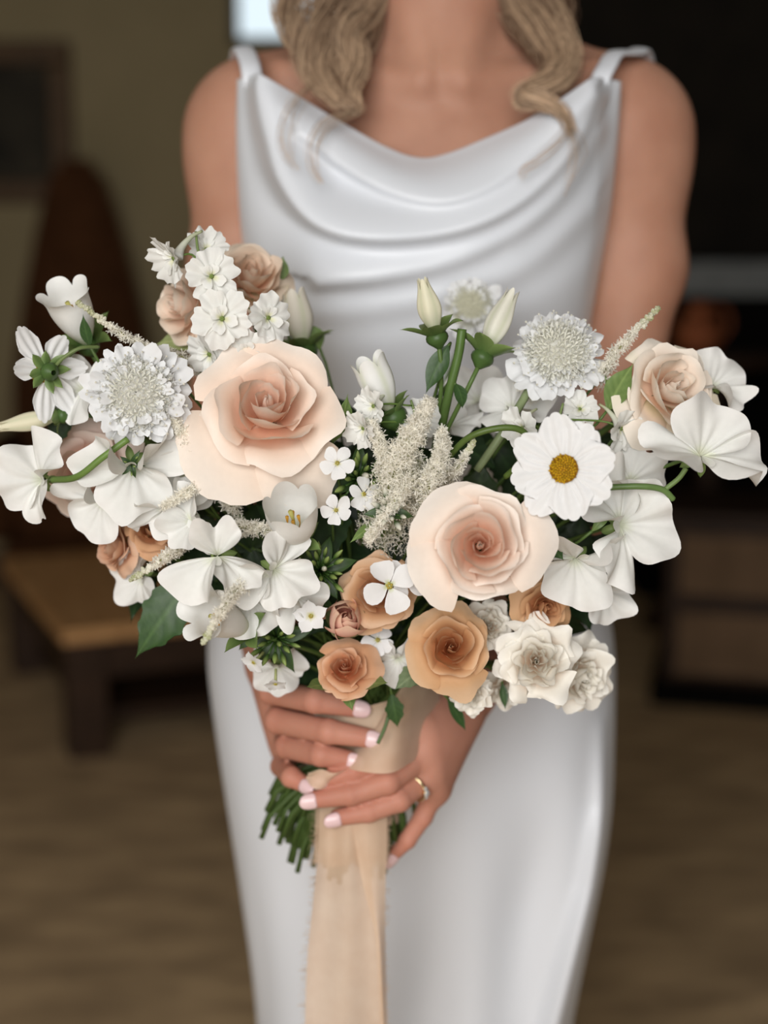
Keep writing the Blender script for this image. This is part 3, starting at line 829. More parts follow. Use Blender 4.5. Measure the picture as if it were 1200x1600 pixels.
def leaf_sheet(L, Wd, seed=0, serr=0, a0=.2, a1=-.4, nu=13, nv=22):
    V, F, u, v = blade(L, Wd, base=.12, peak=.42, tip=.01, a0=a0, a1=a1, cup=.18, ruf=.05, rn=1.3, fold=-.12, seed=seed, nu=nu, nv=nv, apex=.03)
    if serr:
        e = np.abs(u) > .95
        V[e, 1] *= 1 + .07 * np.sign(np.sin(v[e] * PI * serr))
    # side veins are pressed into the blade
    V[:, 2] += .012 * Wd * np.sin((v * 11 - np.abs(u) * 3.0) * PI) * (np.abs(u) < .9) * np.sin(v * PI)
    return V, F, u, v
def leaf_col(c1, c2):
    c1, c2 = np.array(c1), np.array(c2)
    return lambda u, v: mix(mix(c1, c2, .35 + .35 * np.sin((v * 11 - np.abs(u) * 3) * PI) * .4), np.array(c2) * 1.25, np.exp(-(u / .07) ** 2) * .6)
def leaf_sprig(label, M, leaves, col=(G_DARK, G_MID), group=None, stem=True, seed=0, name='leaf_sprig', serr=9):
    """leaves: (L, W, yaw, pitch0, pitch1, offset along the stem) in local coordinates, local +X along the leaf, +Z its face"""
    root = thing(name, label, 'leaf', group, M)
    for i, (L, Wd, yaw, a0, a1) in enumerate(leaves):
        petal_part('leaf', leaf_sheet(L, Wd, seed + i, serr, a0, a1), leaf_col(*col), RZ(yaw), root, M_GREEN)
    if stem:
        add_stem(root, M @ Vector((0, 0, 0)), M.to_3x3() @ Vector((1, 0, 0)), .001, lead=.03)
    return root
# ------------------------------------------------------------------ the bride: one continuous body from a distance field
class Field:
    def __init__(s, ax, ay, az):
        s.x, s.y, s.z = ax, ay, az
        s.d = np.full((len(ax), len(ay), len(az)), 0.5, np.float32)
    def box(s, lo, hi):
        sl = []
        for g, a, b in zip((s.x, s.y, s.z), lo, hi):
            i = max(0, np.searchsorted(g, a) - 1); j = min(len(g), np.searchsorted(g, b) + 1)
            sl.append(slice(i, max(j, i + 1)))
        return tuple(sl)
    def grid(s, sl):
        return s.x[sl[0]][:, None, None], s.y[sl[1]][None, :, None], s.z[sl[2]][None, None, :]
def smin(a, b, k):
    h = np.clip(k - np.abs(a - b), 0, None) / k
    return np.minimum(a, b) - h * h * k * .25
def d_cone(X, Y, Z, a, b, ra, rb):
    a = np.asarray(a, np.float32); b = np.asarray(b, np.float32); ab = b - a
    t = np.clip(((X - a[0]) * ab[0] + (Y - a[1]) * ab[1] + (Z - a[2]) * ab[2]) / float(ab @ ab), 0, 1)
    return np.sqrt((X - a[0] - t * ab[0]) ** 2 + (Y - a[1] - t * ab[1]) ** 2 + (Z - a[2] - t * ab[2]) ** 2) - (ra + (rb - ra) * t)
def d_ell(X, Y, Z, c, r):
    k0 = np.sqrt(((X - c[0]) / r[0]) ** 2 + ((Y - c[1]) / r[1]) ** 2 + ((Z - c[2]) / r[2]) ** 2)
    k1 = np.sqrt(((X - c[0]) / r[0] ** 2) ** 2 + ((Y - c[1]) / r[1] ** 2) ** 2 + ((Z - c[2]) / r[2] ** 2) ** 2)
    return k0 * (k0 - 1) / np.maximum(k1, 1e-6)

def axis_grid(segs):
    out = []
    for a, b, h in segs:
        out.append(np.arange(a, b - h * .5, h))
    out.append([segs[-1][1]])
    return np.concatenate(out).astype(np.float32)

def put(F, fn, lo, hi, k, pad=None):
    pad = pad if pad is not None else max(.02, k * 1.5)
    sl = F.box(np.asarray(lo) - pad, np.asarray(hi) + pad)
    X, Y, Z = F.grid(sl)
    n = fn(X, Y, Z)
    F.d[sl] = smin(F.d[sl], n, k) if k > 0 else np.minimum(F.d[sl], n)
def cone(F, a, b, ra, rb, k):
    a = np.asarray(tuple(a)); b = np.asarray(tuple(b)); r = max(ra, rb)
    put(F, lambda X, Y, Z: d_cone(X, Y, Z, a, b, ra, rb), np.minimum(a, b) - r, np.maximum(a, b) + r, k)
def ell(F, c, r, k):
    c = np.asarray(c); r = np.asarray(r)
    put(F, lambda X, Y, Z: d_ell(X, Y, Z, c, r), c - r, c + r, k)

def surface_net(F):
    d = F.d; s = d < 0
    nx, ny, nz = d.shape
    cnt = np.zeros((nx - 1, ny - 1, nz - 1), np.int8)
    for i in (0, 1):
        for j in (0, 1):
            for k in (0, 1):
                cnt += s[i:nx - 1 + i, j:ny - 1 + j, k:nz - 1 + k]
    act = (cnt > 0) & (cnt < 8)
    I, J, K = np.nonzero(act)
    idx = np.full(act.shape, -1, np.int32); idx[I, J, K] = np.arange(len(I))
    acc = np.zeros((len(I), 3)); num = np.zeros(len(I))
    g = [F.x, F.y, F.z]
    corners = [(i, j, k) for i in (0, 1) for j in (0, 1) for k in (0, 1)]
    for a in corners:
        for ax in range(3):
            if a[ax] == 1: continue
            b = list(a); b[ax] = 1
            da = d[I + a[0], J + a[1], K + a[2]]; db = d[I + b[0], J + b[1], K + b[2]]
            m = (da < 0) != (db < 0)
            t = np.where(m, da / np.where(m, da - db, 1), 0)
            pa = np.stack([g[0][I + a[0]], g[1][J + a[1]], g[2][K + a[2]]], -1)
            pb = np.stack([g[0][I + b[0]], g[1][J + b[1]], g[2][K + b[2]]], -1)
            acc[m] += (pa + (pb - pa) * t[:, None])[m]; num[m] += 1
    V = acc / num[:, None]
    faces = []
    for ax in range(3):
        o = [0, 0, 0]; o[ax] = 1
        A = s[:nx - o[0], :ny - o[1], :nz - o[2]]; B = s[o[0]:, o[1]:, o[2]:]
        e = A != B
        p, q = [(1, 2), (2, 0), (0, 1)][ax]
        ii = list(np.nonzero(e))
        ok = (ii[p] > 0) & (ii[q] > 0) & (ii[p] < act.shape[p]) & (ii[q] < act.shape[q])
        ii = [c[ok] for c in ii]; flip = A[tuple(ii)]
        def at(dp, dq):
            c = [ii[0].copy(), ii[1].copy(), ii[2].copy()]
            c[p] = c[p] - dp; c[q] = c[q] - dq
            return idx[c[0], c[1], c[2]]
        quad = np.stack([at(1, 1), at(0, 1), at(0, 0), at(1, 0)], -1)
        quad[~flip] = quad[~flip][:, ::-1]
        faces.append(quad)
    Fq = np.vstack(faces)
    return V, Fq[(Fq >= 0).all(1)]

gx = axis_grid([(-.24, -.10, .0042), (-.10, .085, .0018), (.085, .34, .0042)])
gy = axis_grid([(-.325, -.175, .0018), (-.175, .19, .0045)])
gz = axis_grid([(-.01, .80, .008), (.80, .985, .0018), (.985, 1.76, .0045)])
BF = Field(gx, gy, gz)
CX = 0.047
# torso
ell(BF, (CX, .022, 1.22), (.128, .088, .20), .03)
ell(BF, (CX, .000, 1.315), (.125, .070, .12), .05)
cone(BF, (-.095, .025, 1.378), (.190, .025, 1.378), .040, .040, .05)
for s in (-1, 1):
    ell(BF, (CX + s * .066, -.040, 1.235), (.055, .055, .06), .05)
    cone(BF, (CX + s * .035, .035, 1.455), (CX + s * .135, .03, 1.392), .030, .028, .05)      # trapezius
    cone(BF, (CX + s * .018, -.058, 1.398), (CX + s * .130, -.012, 1.412), .0085, .0075, .018)  # collar bone
    cone(BF, (CX + s * .012, -.052, 1.405), (CX + s * .050, .012, 1.545), .0085, .012, .018)    # neck muscle
cone(BF, (CX, .028, 1.38), (CX, .010, 1.56), .056, .050, .05)
cone(BF, (CX, -.028, 1.44), (CX, -.028, 1.51), .012, .014, .02)
ell(BF, (.040, .025, 1.08), (.108, .075, .15), .05)
ell(BF, (.026, .032, .90), (.150, .098, .14), .06)
# head (above the frame): skull, jaw, nose, brow, lips, ears
ell(BF, (CX, .020, 1.655), (.073, .092, .092), .03)
ell(BF, (CX, -.028, 1.590), (.052, .058, .062), .03)
cone(BF, (CX, -.078, 1.635), (CX, -.096, 1.604), .008, .012, .012)
ell(BF, (CX, -.072, 1.572), (.024, .014, .010), .01)
for s in (-1, 1):
    cone(BF, (CX + s * .012, -.070, 1.652), (CX + s * .045, -.052, 1.655), .010, .009, .015)
    ell(BF, (CX + s * .076, .015, 1.625), (.010, .020, .030), .008)
    ell(BF, (CX + s * .032, -.060, 1.632), (.013, .012, .010), .006)
# legs and feet
for s in (-1, 1):
    hx = .026 + s * .078
    cone(BF, (hx, .025, .87), (hx - s * .015, .015, .50), .080, .056, .04)
    cone(BF, (hx - s * .015, .015, .50), (hx - s * .02, .03, .32), .054, .050, .03)
    cone(BF, (hx - s * .02, .03, .32), (hx - s * .02, .035, .10), .050, .034, .03)
    cone(BF, (hx - s * .02, .04, .06), (hx - s * .015, -.10, .035), .032, .028, .03)
    cone(BF, (hx - s * .015, -.10, .030), (hx - s * .012, -.16, .026), .027, .022, .02)
# arms; her right arm is on the left of the picture
WR_R = W(432, 1030, -.185); WR_L = W(730, 1072, -.205)
EL_R = Vector((-.140, .005, 1.085)); EL_L = Vector((.196, -.005, 1.080))
for S, Mid, E, Wr in (((-.119, .020, 1.366), (-.128, .018, 1.25), EL_R, WR_R), ((.214, .020, 1.366), (.2215, .018, 1.25), EL_L, WR_L)):
    ell(BF, (S[0], S[1], S[2] - .012), (.050, .046, .062), .035)
    cone(BF, S, Mid, .046, .0415, .03)
    cone(BF, Mid, E, .0405, .033, .02)
    Wv = Vector(Wr); m = E.lerp(Wv, .3)
    cone(BF, E, m, .033, .036, .02)
    cone(BF, m, Wv, .035, .0235, .02)

def hand(wrist, fingers, thumb, palm_r, k_palm=.012):
    HF = Field(gx, gy, gz)
    wrist = Vector(wrist)
    mcps = [Vector(f[0][0]) for f in fingers]
    for i, m in enumerate(mcps):
        cone(HF, wrist.lerp(m, .12), m, .017, palm_r[i], .014)
    for a, b in zip(mcps[:-1], mcps[1:]):
        c = (a + b) / 2
        cone(HF, wrist.lerp(c, .35), c, .014, .0095, .012)
    for i in range(3):
        cone(HF, thumb[i], thumb[i + 1], (.014, .0115, .010)[i], (.0115, .010, .0075)[i], .01)
    tips = []
    for f in fingers:
        FF = Field(gx, gy, gz)
        J, r = f; r = tuple(q * .96 for q in r)
        for i in range(3):
            cone(FF, J[i], J[i + 1], r[i] * (1.0 if i == 0 else .97), r[i + 1] * .97, .0015)
        for i in (1, 2):       # knuckle swelling
            ell(FF, tuple(J[i]), (r[i] * .99,) * 3, .0015)
        lo = np.min([tuple(j) for j in J], 0); hi = np.max([tuple(j) for j in J], 0)
        sl = HF.box(lo - .02, hi + .02)
        X, Y, Z = HF.grid(sl)
        # blend with the palm near the knuckle only, so that neighbouring fingers stay apart
        m = J[0]
        near = np.exp(-((X - m[0]) ** 2 + (Y - m[1]) ** 2 + (Z - m[2]) ** 2) / .016 ** 2)
        kk = .0012 + k_palm * near
        HF.d[sl] = smin(HF.d[sl], FF.d[sl], kk)
    return HF

FIN_R = [
    ([W(446, 1066, -.205), W(424, 1080, -.262), W(492, 1095, -.2935), W(556, 1106, -.2915)], (.0110, .0102, .0094, .0072)),
    ([W(446, 1110, -.203), W(434, 1126, -.266), W(514, 1143, -.2985), W(576, 1153, -.2985)], (.0110, .0102, .0094, .0072)),
    ([W(450, 1152, -.203), W(449, 1166, -.265), W(502, 1179, -.2945), W(547, 1187, -.2945)], (.0105, .0098, .0090, .0069)),
    ([W(456, 1190, -.203), W(440, 1197, -.250), W(455, 1214, -.282), W(478, 1227, -.2895)], (.0095, .0086, .0079, .0062))]
FIN_L = [
    ([W(660, 1140, -.262), W(602, 1180, -.290), W(552, 1205, -.2955), W(506, 1218, -.2965)], (.0108, .0092, .0082, .0066)),
    ([W(664, 1178, -.268), W(606, 1222, -.2965), W(548, 1241, -.3005), W(491, 1249, -.3000)], (.0108, .0095, .0086, .0068)),
    ([W(668, 1210, -.268), W(624, 1250, -.2930), W(576, 1268, -.2975), W(528, 1277, -.2985)], (.0102, .0090, .0082, .0066)),
    ([W(680, 1232, -.258), W(661, 1276, -.2600), W(637, 1312, -.2610), W(615, 1336, -.2600)], (.0092, .0077, .0069, .0052))]
H1 = hand(WR_R, FIN_R, [W(440, 1045, -.19), W(478, 1085, -.195), W(525, 1098, -.213), W(570, 1100, -.220)], (.0125, .0125, .012, .0115))
H2 = hand(WR_L, FIN_L, [W(712, 1095, -.20), W(672, 1120, -.205), W(628, 1128, -.213), W(585, 1128, -.218)], (.0125, .0125, .012, .0115))
for H, wr in ((H1, WR_R), (H2, WR_L)):
    X, Y, Z = BF.grid((slice(None),) * 3)
    nr = np.exp(-((X - wr[0]) ** 2 + (Y - wr[1]) ** 2 + (Z - wr[2]) ** 2) / .03 ** 2)
    BF.d = smin(BF.d, H.d, .0006 + .016 * nr)
bV, bF = surface_net(BF)
del H1, H2

# skin
M_SKIN, nt, b, out = new_mat('skin')
tc = nd(nt, 'ShaderNodeTexCoord'); nz = nd(nt, 'ShaderNodeTexNoise'); nz.inputs['Scale'].default_value = 18; nz.inputs['Detail'].default_value = 5
nt.links.new(tc.outputs['Object'], nz.inputs['Vector'])
rp = nd(nt, 'ShaderNodeValToRGB'); rp.color_ramp.elements[0].position = .3; rp.color_ramp.elements[1].position = .72
rp.color_ramp.elements[0].color = (*srgb(168, 121, 99), 1); rp.color_ramp.elements[1].color = (*srgb(186, 140, 117), 1)
nt.links.new(nz.outputs['Fac'], rp.inputs['Fac'])
at = nd(nt, 'ShaderNodeAttribute'); at.attribute_name = 'Col'
mxc = nd(nt, 'ShaderNodeMix'); mxc.data_type = 'RGBA'; mxc.blend_type = 'MULTIPLY'; mxc.inputs['Factor'].default_value = 1
nt.links.new(rp.outputs['Color'], mxc.inputs['A']); nt.links.new(at.outputs['Color'], mxc.inputs['B'])
nt.links.new(mxc.outputs['Result'], b.inputs['Base Color'])
b.inputs['Roughness'].default_value = .55; b.inputs['Specular IOR Level'].default_value = .25
b.inputs['Subsurface Weight'].default_value = .25; b.inputs['Subsurface Radius'].default_value = (1, .35, .18); b.inputs['Subsurface Scale'].default_value = .006
n2 = nd(nt, 'ShaderNodeTexNoise'); n2.inputs['Scale'].default_value = 420; n2.inputs['Detail'].default_value = 2
nt.links.new(tc.outputs['Object'], n2.inputs['Vector'])
bp = nd(nt, 'ShaderNodeBump'); bp.inputs['Strength'].default_value = .12; bp.inputs['Distance'].default_value = .0006
nt.links.new(n2.outputs['Fac'], bp.inputs['Height']); nt.links.new(bp.outputs['Normal'], b.inputs['Normal'])

person = thing('person', 'woman in a white satin slip dress holding the bouquet in both hands', 'person', None, Matrix())
# hands are a little rosier at the knuckles and finger ends
col = np.ones((len(bV), 3))
handz = (bV[:, 1] < -.18)
col[handz] = (1.08, .98, 1.02)
for fs in (FIN_R, FIN_L):
    for J, r in fs:
        for i in (1, 2, 3):
            q = np.exp(-((bV - np.array(tuple(J[i]))) ** 2).sum(1) / .012 ** 2)[:, None] * (.5 if i < 3 else .8)
            col = col * (1 - q) + col * np.array((1.0, .86, .86)) * q
obj('body', mesh_from('body', bV, bF, col), M_SKIN, person)

# fingernails
M_NAIL = ramp_mat('nail_polish', srgb(222, 188, 190), srgb(232, 204, 204), 60, .3, spec=.5)
def nail(J, r, dorsal, L=.0120, Wd=.0052):
    tip = Vector(J[3]); d = (tip - Vector(J[2])).normalized()
    n = Vector(dorsal); n = (n - d * n.dot(d)).normalized(); sd = d.cross(n)
    nu, nv = 9, 10
    u = np.linspace(-1, 1, nu)[None, :]; v = np.linspace(0, 1, nv)[:, None]
    w = Wd * np.where(v < .25, .72 + .28 * np.sin(np.clip(v / .25, 0, 1) * PI / 2), np.sqrt(np.clip(1 - ((v - .25) / .76) ** 2.2, 0, 1)))
    w = w * np.where(v < .12, .8 + .2 * v / .12, 1)
    a = u * 1.0 * (w / Wd)
    rr = r[3] * .955 + .0004
    xs = rr * np.sin(a) ; hs = rr * np.cos(a) - .0006 * (v - .5) ** 2 * 4
    al = (v - .42) * L + .0030 + 0 * u
    tp = np.array(tuple(tip))
    def surf(o): return tp + al[..., None] * np.array(d) + xs[..., None] * np.array(sd) + (hs + o)[..., None] * np.array(n)
    A = surf(.0005).reshape(-1, 3); B = surf(-.0008).reshape(-1, 3)
    F = gridF(nu, nv).tolist(); k = nu * nv
    F += [[k + i for i in f[::-1]] for f in gridF(nu, nv).tolist()]
    rim = list(range(nu)) + [nu * (j + 1) - 1 for j in range(1, nv)] + [nu * (nv - 1) + i for i in range(nu - 2, -1, -1)] + [nu * j for j in range(nv - 2, 0, -1)]
    for i in range(len(rim)):
        p, q = rim[i], rim[(i + 1) % len(rim)]
        F.append([q, p, k + p, k + q])
    tag(obj('fingernail', mesh_from('fingernail', np.vstack([A, B]), F), M_NAIL, person), 'pale pink polished fingernail')
for (J, r), dn in zip(FIN_R, ((-.1, -1, .25), (0, -1, .2), (0, -1, .15), (0, -1, .1))): nail(J, r, dn)
for (J, r), dn in zip(FIN_L, ((0, -1, .3), (0, -1, .1), (0, -1, -.05), (.3, -1, -.1))): nail(J, r, dn)

# ------------------------------------------------------------------ dress
M_SATIN, nt, b, out = new_mat('white_satin')
tc = nd(nt, 'ShaderNodeTexCoord'); wv = nd(nt, 'ShaderNodeTexNoise'); wv.inputs['Scale'].default_value = 900
nt.links.new(tc.outputs['Object'], wv.inputs['Vector'])
rp = nd(nt, 'ShaderNodeValToRGB'); rp.color_ramp.elements[0].color = (*srgb(212, 216, 222), 1); rp.color_ramp.elements[1].color = (*srgb(220, 223, 229), 1)
nt.links.new(wv.outputs['Fac'], rp.inputs['Fac']); nt.links.new(rp.outputs['Color'], b.inputs['Base Color'])
b.inputs['Roughness'].default_value = .38; b.inputs['Specular IOR Level'].default_value = .45
b.inputs['Sheen Weight'].default_value = .15; b.inputs['Sheen Roughness'].default_value = .4
bp = nd(nt, 'ShaderNodeBump'); bp.inputs['Strength'].default_value = .05; bp.inputs['Distance'].default_value = .0005
nt.links.new(wv.outputs['Fac'], bp.inputs['Height']); nt.links.new(bp.outputs['Normal'], b.inputs['Normal'])

DZ = np.array([0, .30, .54, .60, .70, .76, .84, .90, .95, 1.04, 1.12, 1.22, 1.30, 1.36, 1.42])
DL = np.array([-.16, -.125, -.122, -.127, -.139, -.147, -.157, -.163, -.158, -.128, -.112, -.116, -.122, -.122, -.118])
DR = np.array([.21, .175, .180, .190, .207, .213, .213, .212, .205, .178, .168, .180, .190, .193, .193])
DF = np.array([-.19, -.125, -.100, -.100, -.103, -.106, -.108, -.106, -.100, -.088, -.100, -.122, -.118, -.096, -.076])
DBk = np.array([.24, .16, .125, .12, .125, .135, .148, .152, .146, .115, .105, .115, .118, .115, .11])
DC = np.array([.02, .02, .02, .02, .02, .02, .02, .02, .02, .015, .01, -.005, -.028, -.042, -.052])
def dint(tab, z):
    # smooth interpolation of the tables
    zz = np.linspace(0, 1.42, 400)
    y = np.interp(zz, DZ, tab)
    ker = np.hanning(25); ker /= ker.sum()
    yp = np.pad(y, 12, mode='edge'); y = np.convolve(yp, ker, 'valid')
    return np.interp(z, zz, y)
NECK = [(388, 113), (402, 112), (480, 150), (560, 195), (612, 226), (645, 243), (668, 249), (700, 236), (735, 219), (800, 190), (868, 150), (912, 122), (948, 116)]
nk = np.array([tuple(W(x, y, -.095)) for x, y in NECK])
nth, nrow = 340, 330
th = np.linspace(0, 2 * PI, nth, endpoint=False)
cx_top, a_top = .5 * (DL[-2] + DR[-2]), .5 * (DR[-2] - DL[-2])
xs = cx_top + a_top * np.cos(th)
ztop = np.where(np.sin(th) > -1e-6, np.interp(xs, nk[:, 0], nk[:, 2]), 0)
side_hi = np.where(np.cos(th) < 0, nk[0, 2], nk[-1, 2])
back = np.sin(th) <= -1e-6
ztop[back] = (1.235 + (side_hi - 1.235) * np.exp(-np.abs(np.sin(th)) * 9))[back]
ztop = np.convolve(np.concatenate([ztop[-1:], ztop, ztop[:1]]), np.ones(3) / 3, 'valid')
tt = np.linspace(0, 1, nrow) ** 1.25
Zg = ztop[None, :] * (1 - tt[:, None]) + .012 * tt[:, None]
cth = np.cos(th)[None, :]; sth = np.sin(th)[None, :]
e = 2 / 2.35
cl, sl_ = np.sign(cth) * np.abs(cth) ** e, np.sign(sth) * np.abs(sth) ** e
L_, R_, Fr, Bk, Cy = [dint(t_, Zg) for t_ in (DL, DR, DF, DBk, DC)]
Xg = .5 * (L_ + R_) + .5 * (R_ - L_) * cl
Yg = np.where(sth > 0, Cy + (Fr - Cy) * sl_, Cy - (Bk - Cy) * sl_)
# folds of the draped cowl and the skirt: (pixel path, height, width above, width below)
FOLDS = [
    ([(385, 118), (480, 160), (560, 207), (612, 238), (670, 260), (735, 236), (800, 205), (868, 162), (945, 124)], .006, .010, .007, -.10),
    ([(396, 120), (416, 190), (440, 262), (494, 326), (580, 350), (700, 342), (800, 300), (880, 228), (940, 135)], .030, .030, .013, -.13),
    ([(470, 190), (540, 246), (610, 284), (690, 296), (770, 268), (850, 205), (930, 135)], .026, .020, .010, -.12),
    ([(500, 420), (600, 412), (700, 392), (800, 345), (880, 280), (938, 190)], .023, .034, .016, -.13),
    ([(430, 480), (560, 470), (700, 446), (820, 400), (930, 310)], .016, .038, .020, -.125),
    ([(470, 540), (620, 520), (780, 480), (930, 410)], .008, .040, .026, -.12),
    ([(930, 130), (905, 200), (870, 280), (800, 370)], .007, .016, .014, -.10),
    ([(600, 262), (560, 268), (520, 248)], .007, .010, .010, -.12),
]
def seg_dist(X, Z, path):
    best = np.full(X.shape, 9.0); sgn = np.zeros(X.shape)
    for (x0, z0), (x1, z1) in zip(path[:-1], path[1:]):
        dx, dz = x1 - x0, z1 - z0; l2 = dx * dx + dz * dz
        t = np.clip(((X - x0) * dx + (Z - z0) * dz) / l2, 0, 1)
        px_, pz_ = x0 + t * dx, z0 + t * dz
        d = np.hypot(X - px_, Z - pz_)
        sg = np.sign((Z - z0) * dx - (X - x0) * dz)
        m = d < best
        best[m] = d[m]; sgn[m] = sg[m]
    return best, sgn
disp = np.zeros_like(Zg)
for path, h, wa, wb, Yp in FOLDS:
    P = catmull([W(x, y, Yp) for x, y in path], 6)[:, [0, 2]]
    d, sg = seg_dist(Xg, Zg, P)
    w = np.where(sg > 0, wa, wb)
    hh = h * (1 + .5 * sstep(.06, -.08, Xg) * (Yp == -.13))
    disp += (hh * np.exp(-(d / w) ** 2)) ** 2
front = np.clip(sth, 0, 1) ** .5 * sstep(1.0, .86, np.abs(cl))
disp = np.sqrt(disp)
Yg = Yg - disp * front
Zg0 = Zg.copy()
Zg = Zg - .30 * np.maximum(disp - .006, 0) * front * sstep(.0, .03, ztop[None, :] - Zg)      # the folds sag and overhang
# skirt: soft vertical drapes and a turned fold along one side
sk = sstep(.95, .55, Zg)
Yg = Yg - front * sk * (.010 * np.sin((Xg - .3 * (Zg - .8)) * 38 + .6) + .006 * np.sin(Xg * 71 + 2))
P = np.array([tuple(W(x, y, -.06))[::2] for x, y in [(948, 1140), (944, 1250), (922, 1370), (885, 1490), (850, 1620), (835, 1750)]])
d, sg = seg_dist(Xg, Zg, P)
Yg = Yg - front * sstep(.90, .76, Zg) * .028 * np.exp(-(d / np.where(sg > 0, .020, .011)) ** 2)
P = np.array([tuple(W(x, y, -.08))[::2] for x, y in [(862, 1260), (826, 1420), (792, 1580), (770, 1750)]])
d, sg = seg_dist(Xg, Zg, P)
Yg = Yg + front * sstep(.84, .68, Zg) * .014 * np.exp(-(d / .03) ** 2)
# the neck edge turns softly inwards
turn = np.exp(-((ztop[None, :] - Zg0) / .010) ** 2) * np.clip(sth, 0, 1)
Yg = Yg + turn * .010
dV = np.stack([Xg, Yg, Zg], -1)
# inner lip of the neckline
lip = dV[0] + np.stack([0 * th, .014 * np.clip(np.sin(th), .15, 1), -.016 + 0 * th], -1)
dVall = np.vstack([lip[None], dV])
dress = obj('dress', mesh_from('dress', dVall.reshape(-1, 3), gridF(nth, nrow + 1, True)[:, ::-1]), M_SATIN, person)
dress['label'] = 'white satin slip dress with draped cowl neck'

def strip(path, width, thick, up=(0, -1, 0), n=8, nsec=10):
    """rounded band along a path"""
    P = catmull(path, n); m = len(P)
    Tn = np.gradient(P, axis=0); Tn /= np.linalg.norm(Tn, axis=1)[:, None]
    a = np.arange(nsec) * 2 * PI / nsec
    V = []
    for k in range(m):
        nrm = np.asarray(up(P[k]) if callable(up) else up, float); nrm = nrm - Tn[k] * nrm.dot(Tn[k]); nrm /= np.linalg.norm(nrm)
        sd = np.cross(Tn[k], nrm)
        wk = width[k * len(width) // m] if hasattr(width, '__len__') else width
        V.append(P[k] + np.cos(a)[:, None] * sd * wk + np.sin(a)[:, None] * nrm * thick)
    F = gridF(nsec, m, True).tolist() + [list(range(nsec))[::-1], [(m - 1) * nsec + i for i in range(nsec)]]
    return np.vstack(V), F
shc = lambda cx_: (lambda p: (p[0] - cx_, p[1] - .03, (p[2] - 1.36) * 1.4))
V, F = strip([W(396, 150, -.058), W(394, 122, -.062), W(390, 98, -.054), W(380, 76, -.028), Vector((-.122, .005, 1.428)), Vector((-.126, .045, 1.418)), Vector((-.12, .09, 1.36)), Vector((-.105, .108, 1.26))], .0085, .0022, shc(-.12))
obj('strap', mesh_from('strap', V, F), M_SATIN, dress)
V, F = strip([W(932, 150, -.060), W(938, 124, -.064), W(948, 104, -.057), W(962, 84, -.038), Vector((.208, -.014, 1.427)), Vector((.220, .01, 1.431)), Vector((.228, .045, 1.412)), Vector((.222, .09, 1.36)), Vector((.20, .112, 1.26))], .0085, .0022, shc(.215))
obj('strap', mesh_from('strap', V, F), M_SATIN, dress)

# ------------------------------------------------------------------ hair
M_HAIR = attr_mat('blonde_hair', .42, .12, vein=.2, scale=30, spec=.4, bump=0)
hair = bpy.data.objects.new('hair', None); COL.objects.link(hair); hair.parent = person
hair['label'] = 'long wavy blonde hair over both shoulders'
def lock(guide, n, rad, seed, tone=0.0, r=.00042):
    n = int(n * 1.7) if n > 60 else n; rad = rad * 1.2 if n > 60 else rad
    G = catmull(guide, 9); m = len(G); rs = np.random.RandomState(seed)
    Tn = np.gradient(G, axis=0); Tn /= np.linalg.norm(Tn, axis=1)[:, None]
    mb = MB()
    t = np.linspace(0, 1, m)
    env = rad * (.75 + .35 * np.sin(t * PI)) * (1 - .60 * t ** 3)
    A = np.cross(Tn, [0, 1, 0.01]); A /= np.linalg.norm(A, axis=1)[:, None]; B = np.cross(Tn, A)
    for i in range(n):
        q = math.sqrt(rs.rand()); a0 = rs.uniform(0, 2 * PI); tw = rs.uniform(.8, 1.8)
        a = a0 + tw * t * 2
        off = env * q * (1 + .35 * np.sin(t * rs.uniform(4, 11) + rs.uniform(0, 6)))
        Pp = G + A * (off * np.cos(a))[:, None] + B * (off * .6 * np.sin(a))[:, None]
        Pp = Pp[: int(m * rs.uniform(.76, 1.0))]
        V, F = tube(Pp, np.linspace(r, r * .5, len(Pp)), 4, False)
        c = mix(np.array(srgb(102, 72, 54)), np.array(srgb(230, 198, 164)), np.clip(rs.normal(.46 + tone, .32), 0, 1))
        tt_ = np.linspace(0, 1, len(Pp)).repeat(4)
        mb.add(V, F, mix(c * .7, c * 1.15, tt_))
    o = mb.build('hair_lock', M_HAIR, hair)
    tag(o, kind='stuff')
def G(*p): return [W(x, y, Y) for x, y, Y in p]
lock(G((520, -220, .0), (470, -90, -.01), (452, 0, -.02), (462, 48, -.05), (505, 92, -.078), (545, 140, -.095), (566, 182, -.108)), 130, .010, 1, .15)
lock(G((560, -220, -.01), (548, -90, -.02), (512, 0, -.05), (490, 62, -.075), (496, 112, -.09), (530, 152, -.105), (568, 178, -.112)), 150, .012, 2, .05)
lock(G((600, -220, -.02), (592, -90, -.03), (575, 0, -.045), (548, 52, -.07), (556, 100, -.085), (548, 140, -.10), (562, 186, -.11)), 130, .010, 3, .1)
lock(G((585, -220, .01), (580, -90, .01), (548, -20, .0), (530, 30, -.02), (545, 80, -.055), (575, 40, -.05), (590, -20, -.02)), 110, .014, 4, -.25)
lock(G((620, -200, -.01), (600, -60, -.01), (575, 10, -.015), (560, 50, -.03), (540, 95, -.055)), 120, .014, 14, -.35)
lock(G((500, 120, -.09), (462, 160, -.115), (446, 205, -.135), (452, 245, -.145), (470, 268, -.15)), 13, .006, 5, .3, .00022)
lock(G((556, 176, -.11), (512, 196, -.125), (492, 232, -.14), (493, 268, -.15), (508, 292, -.155)), 16, .006, 6, .25, .00022)
lock(G((770, -220, -.02), (780, -90, -.02), (800, -10, -.03), (842, 38, -.055), (878, 82, -.075), (872, 122, -.095), (828, 148, -.11), (802, 172, -.112)), 150, .012, 7, .1)
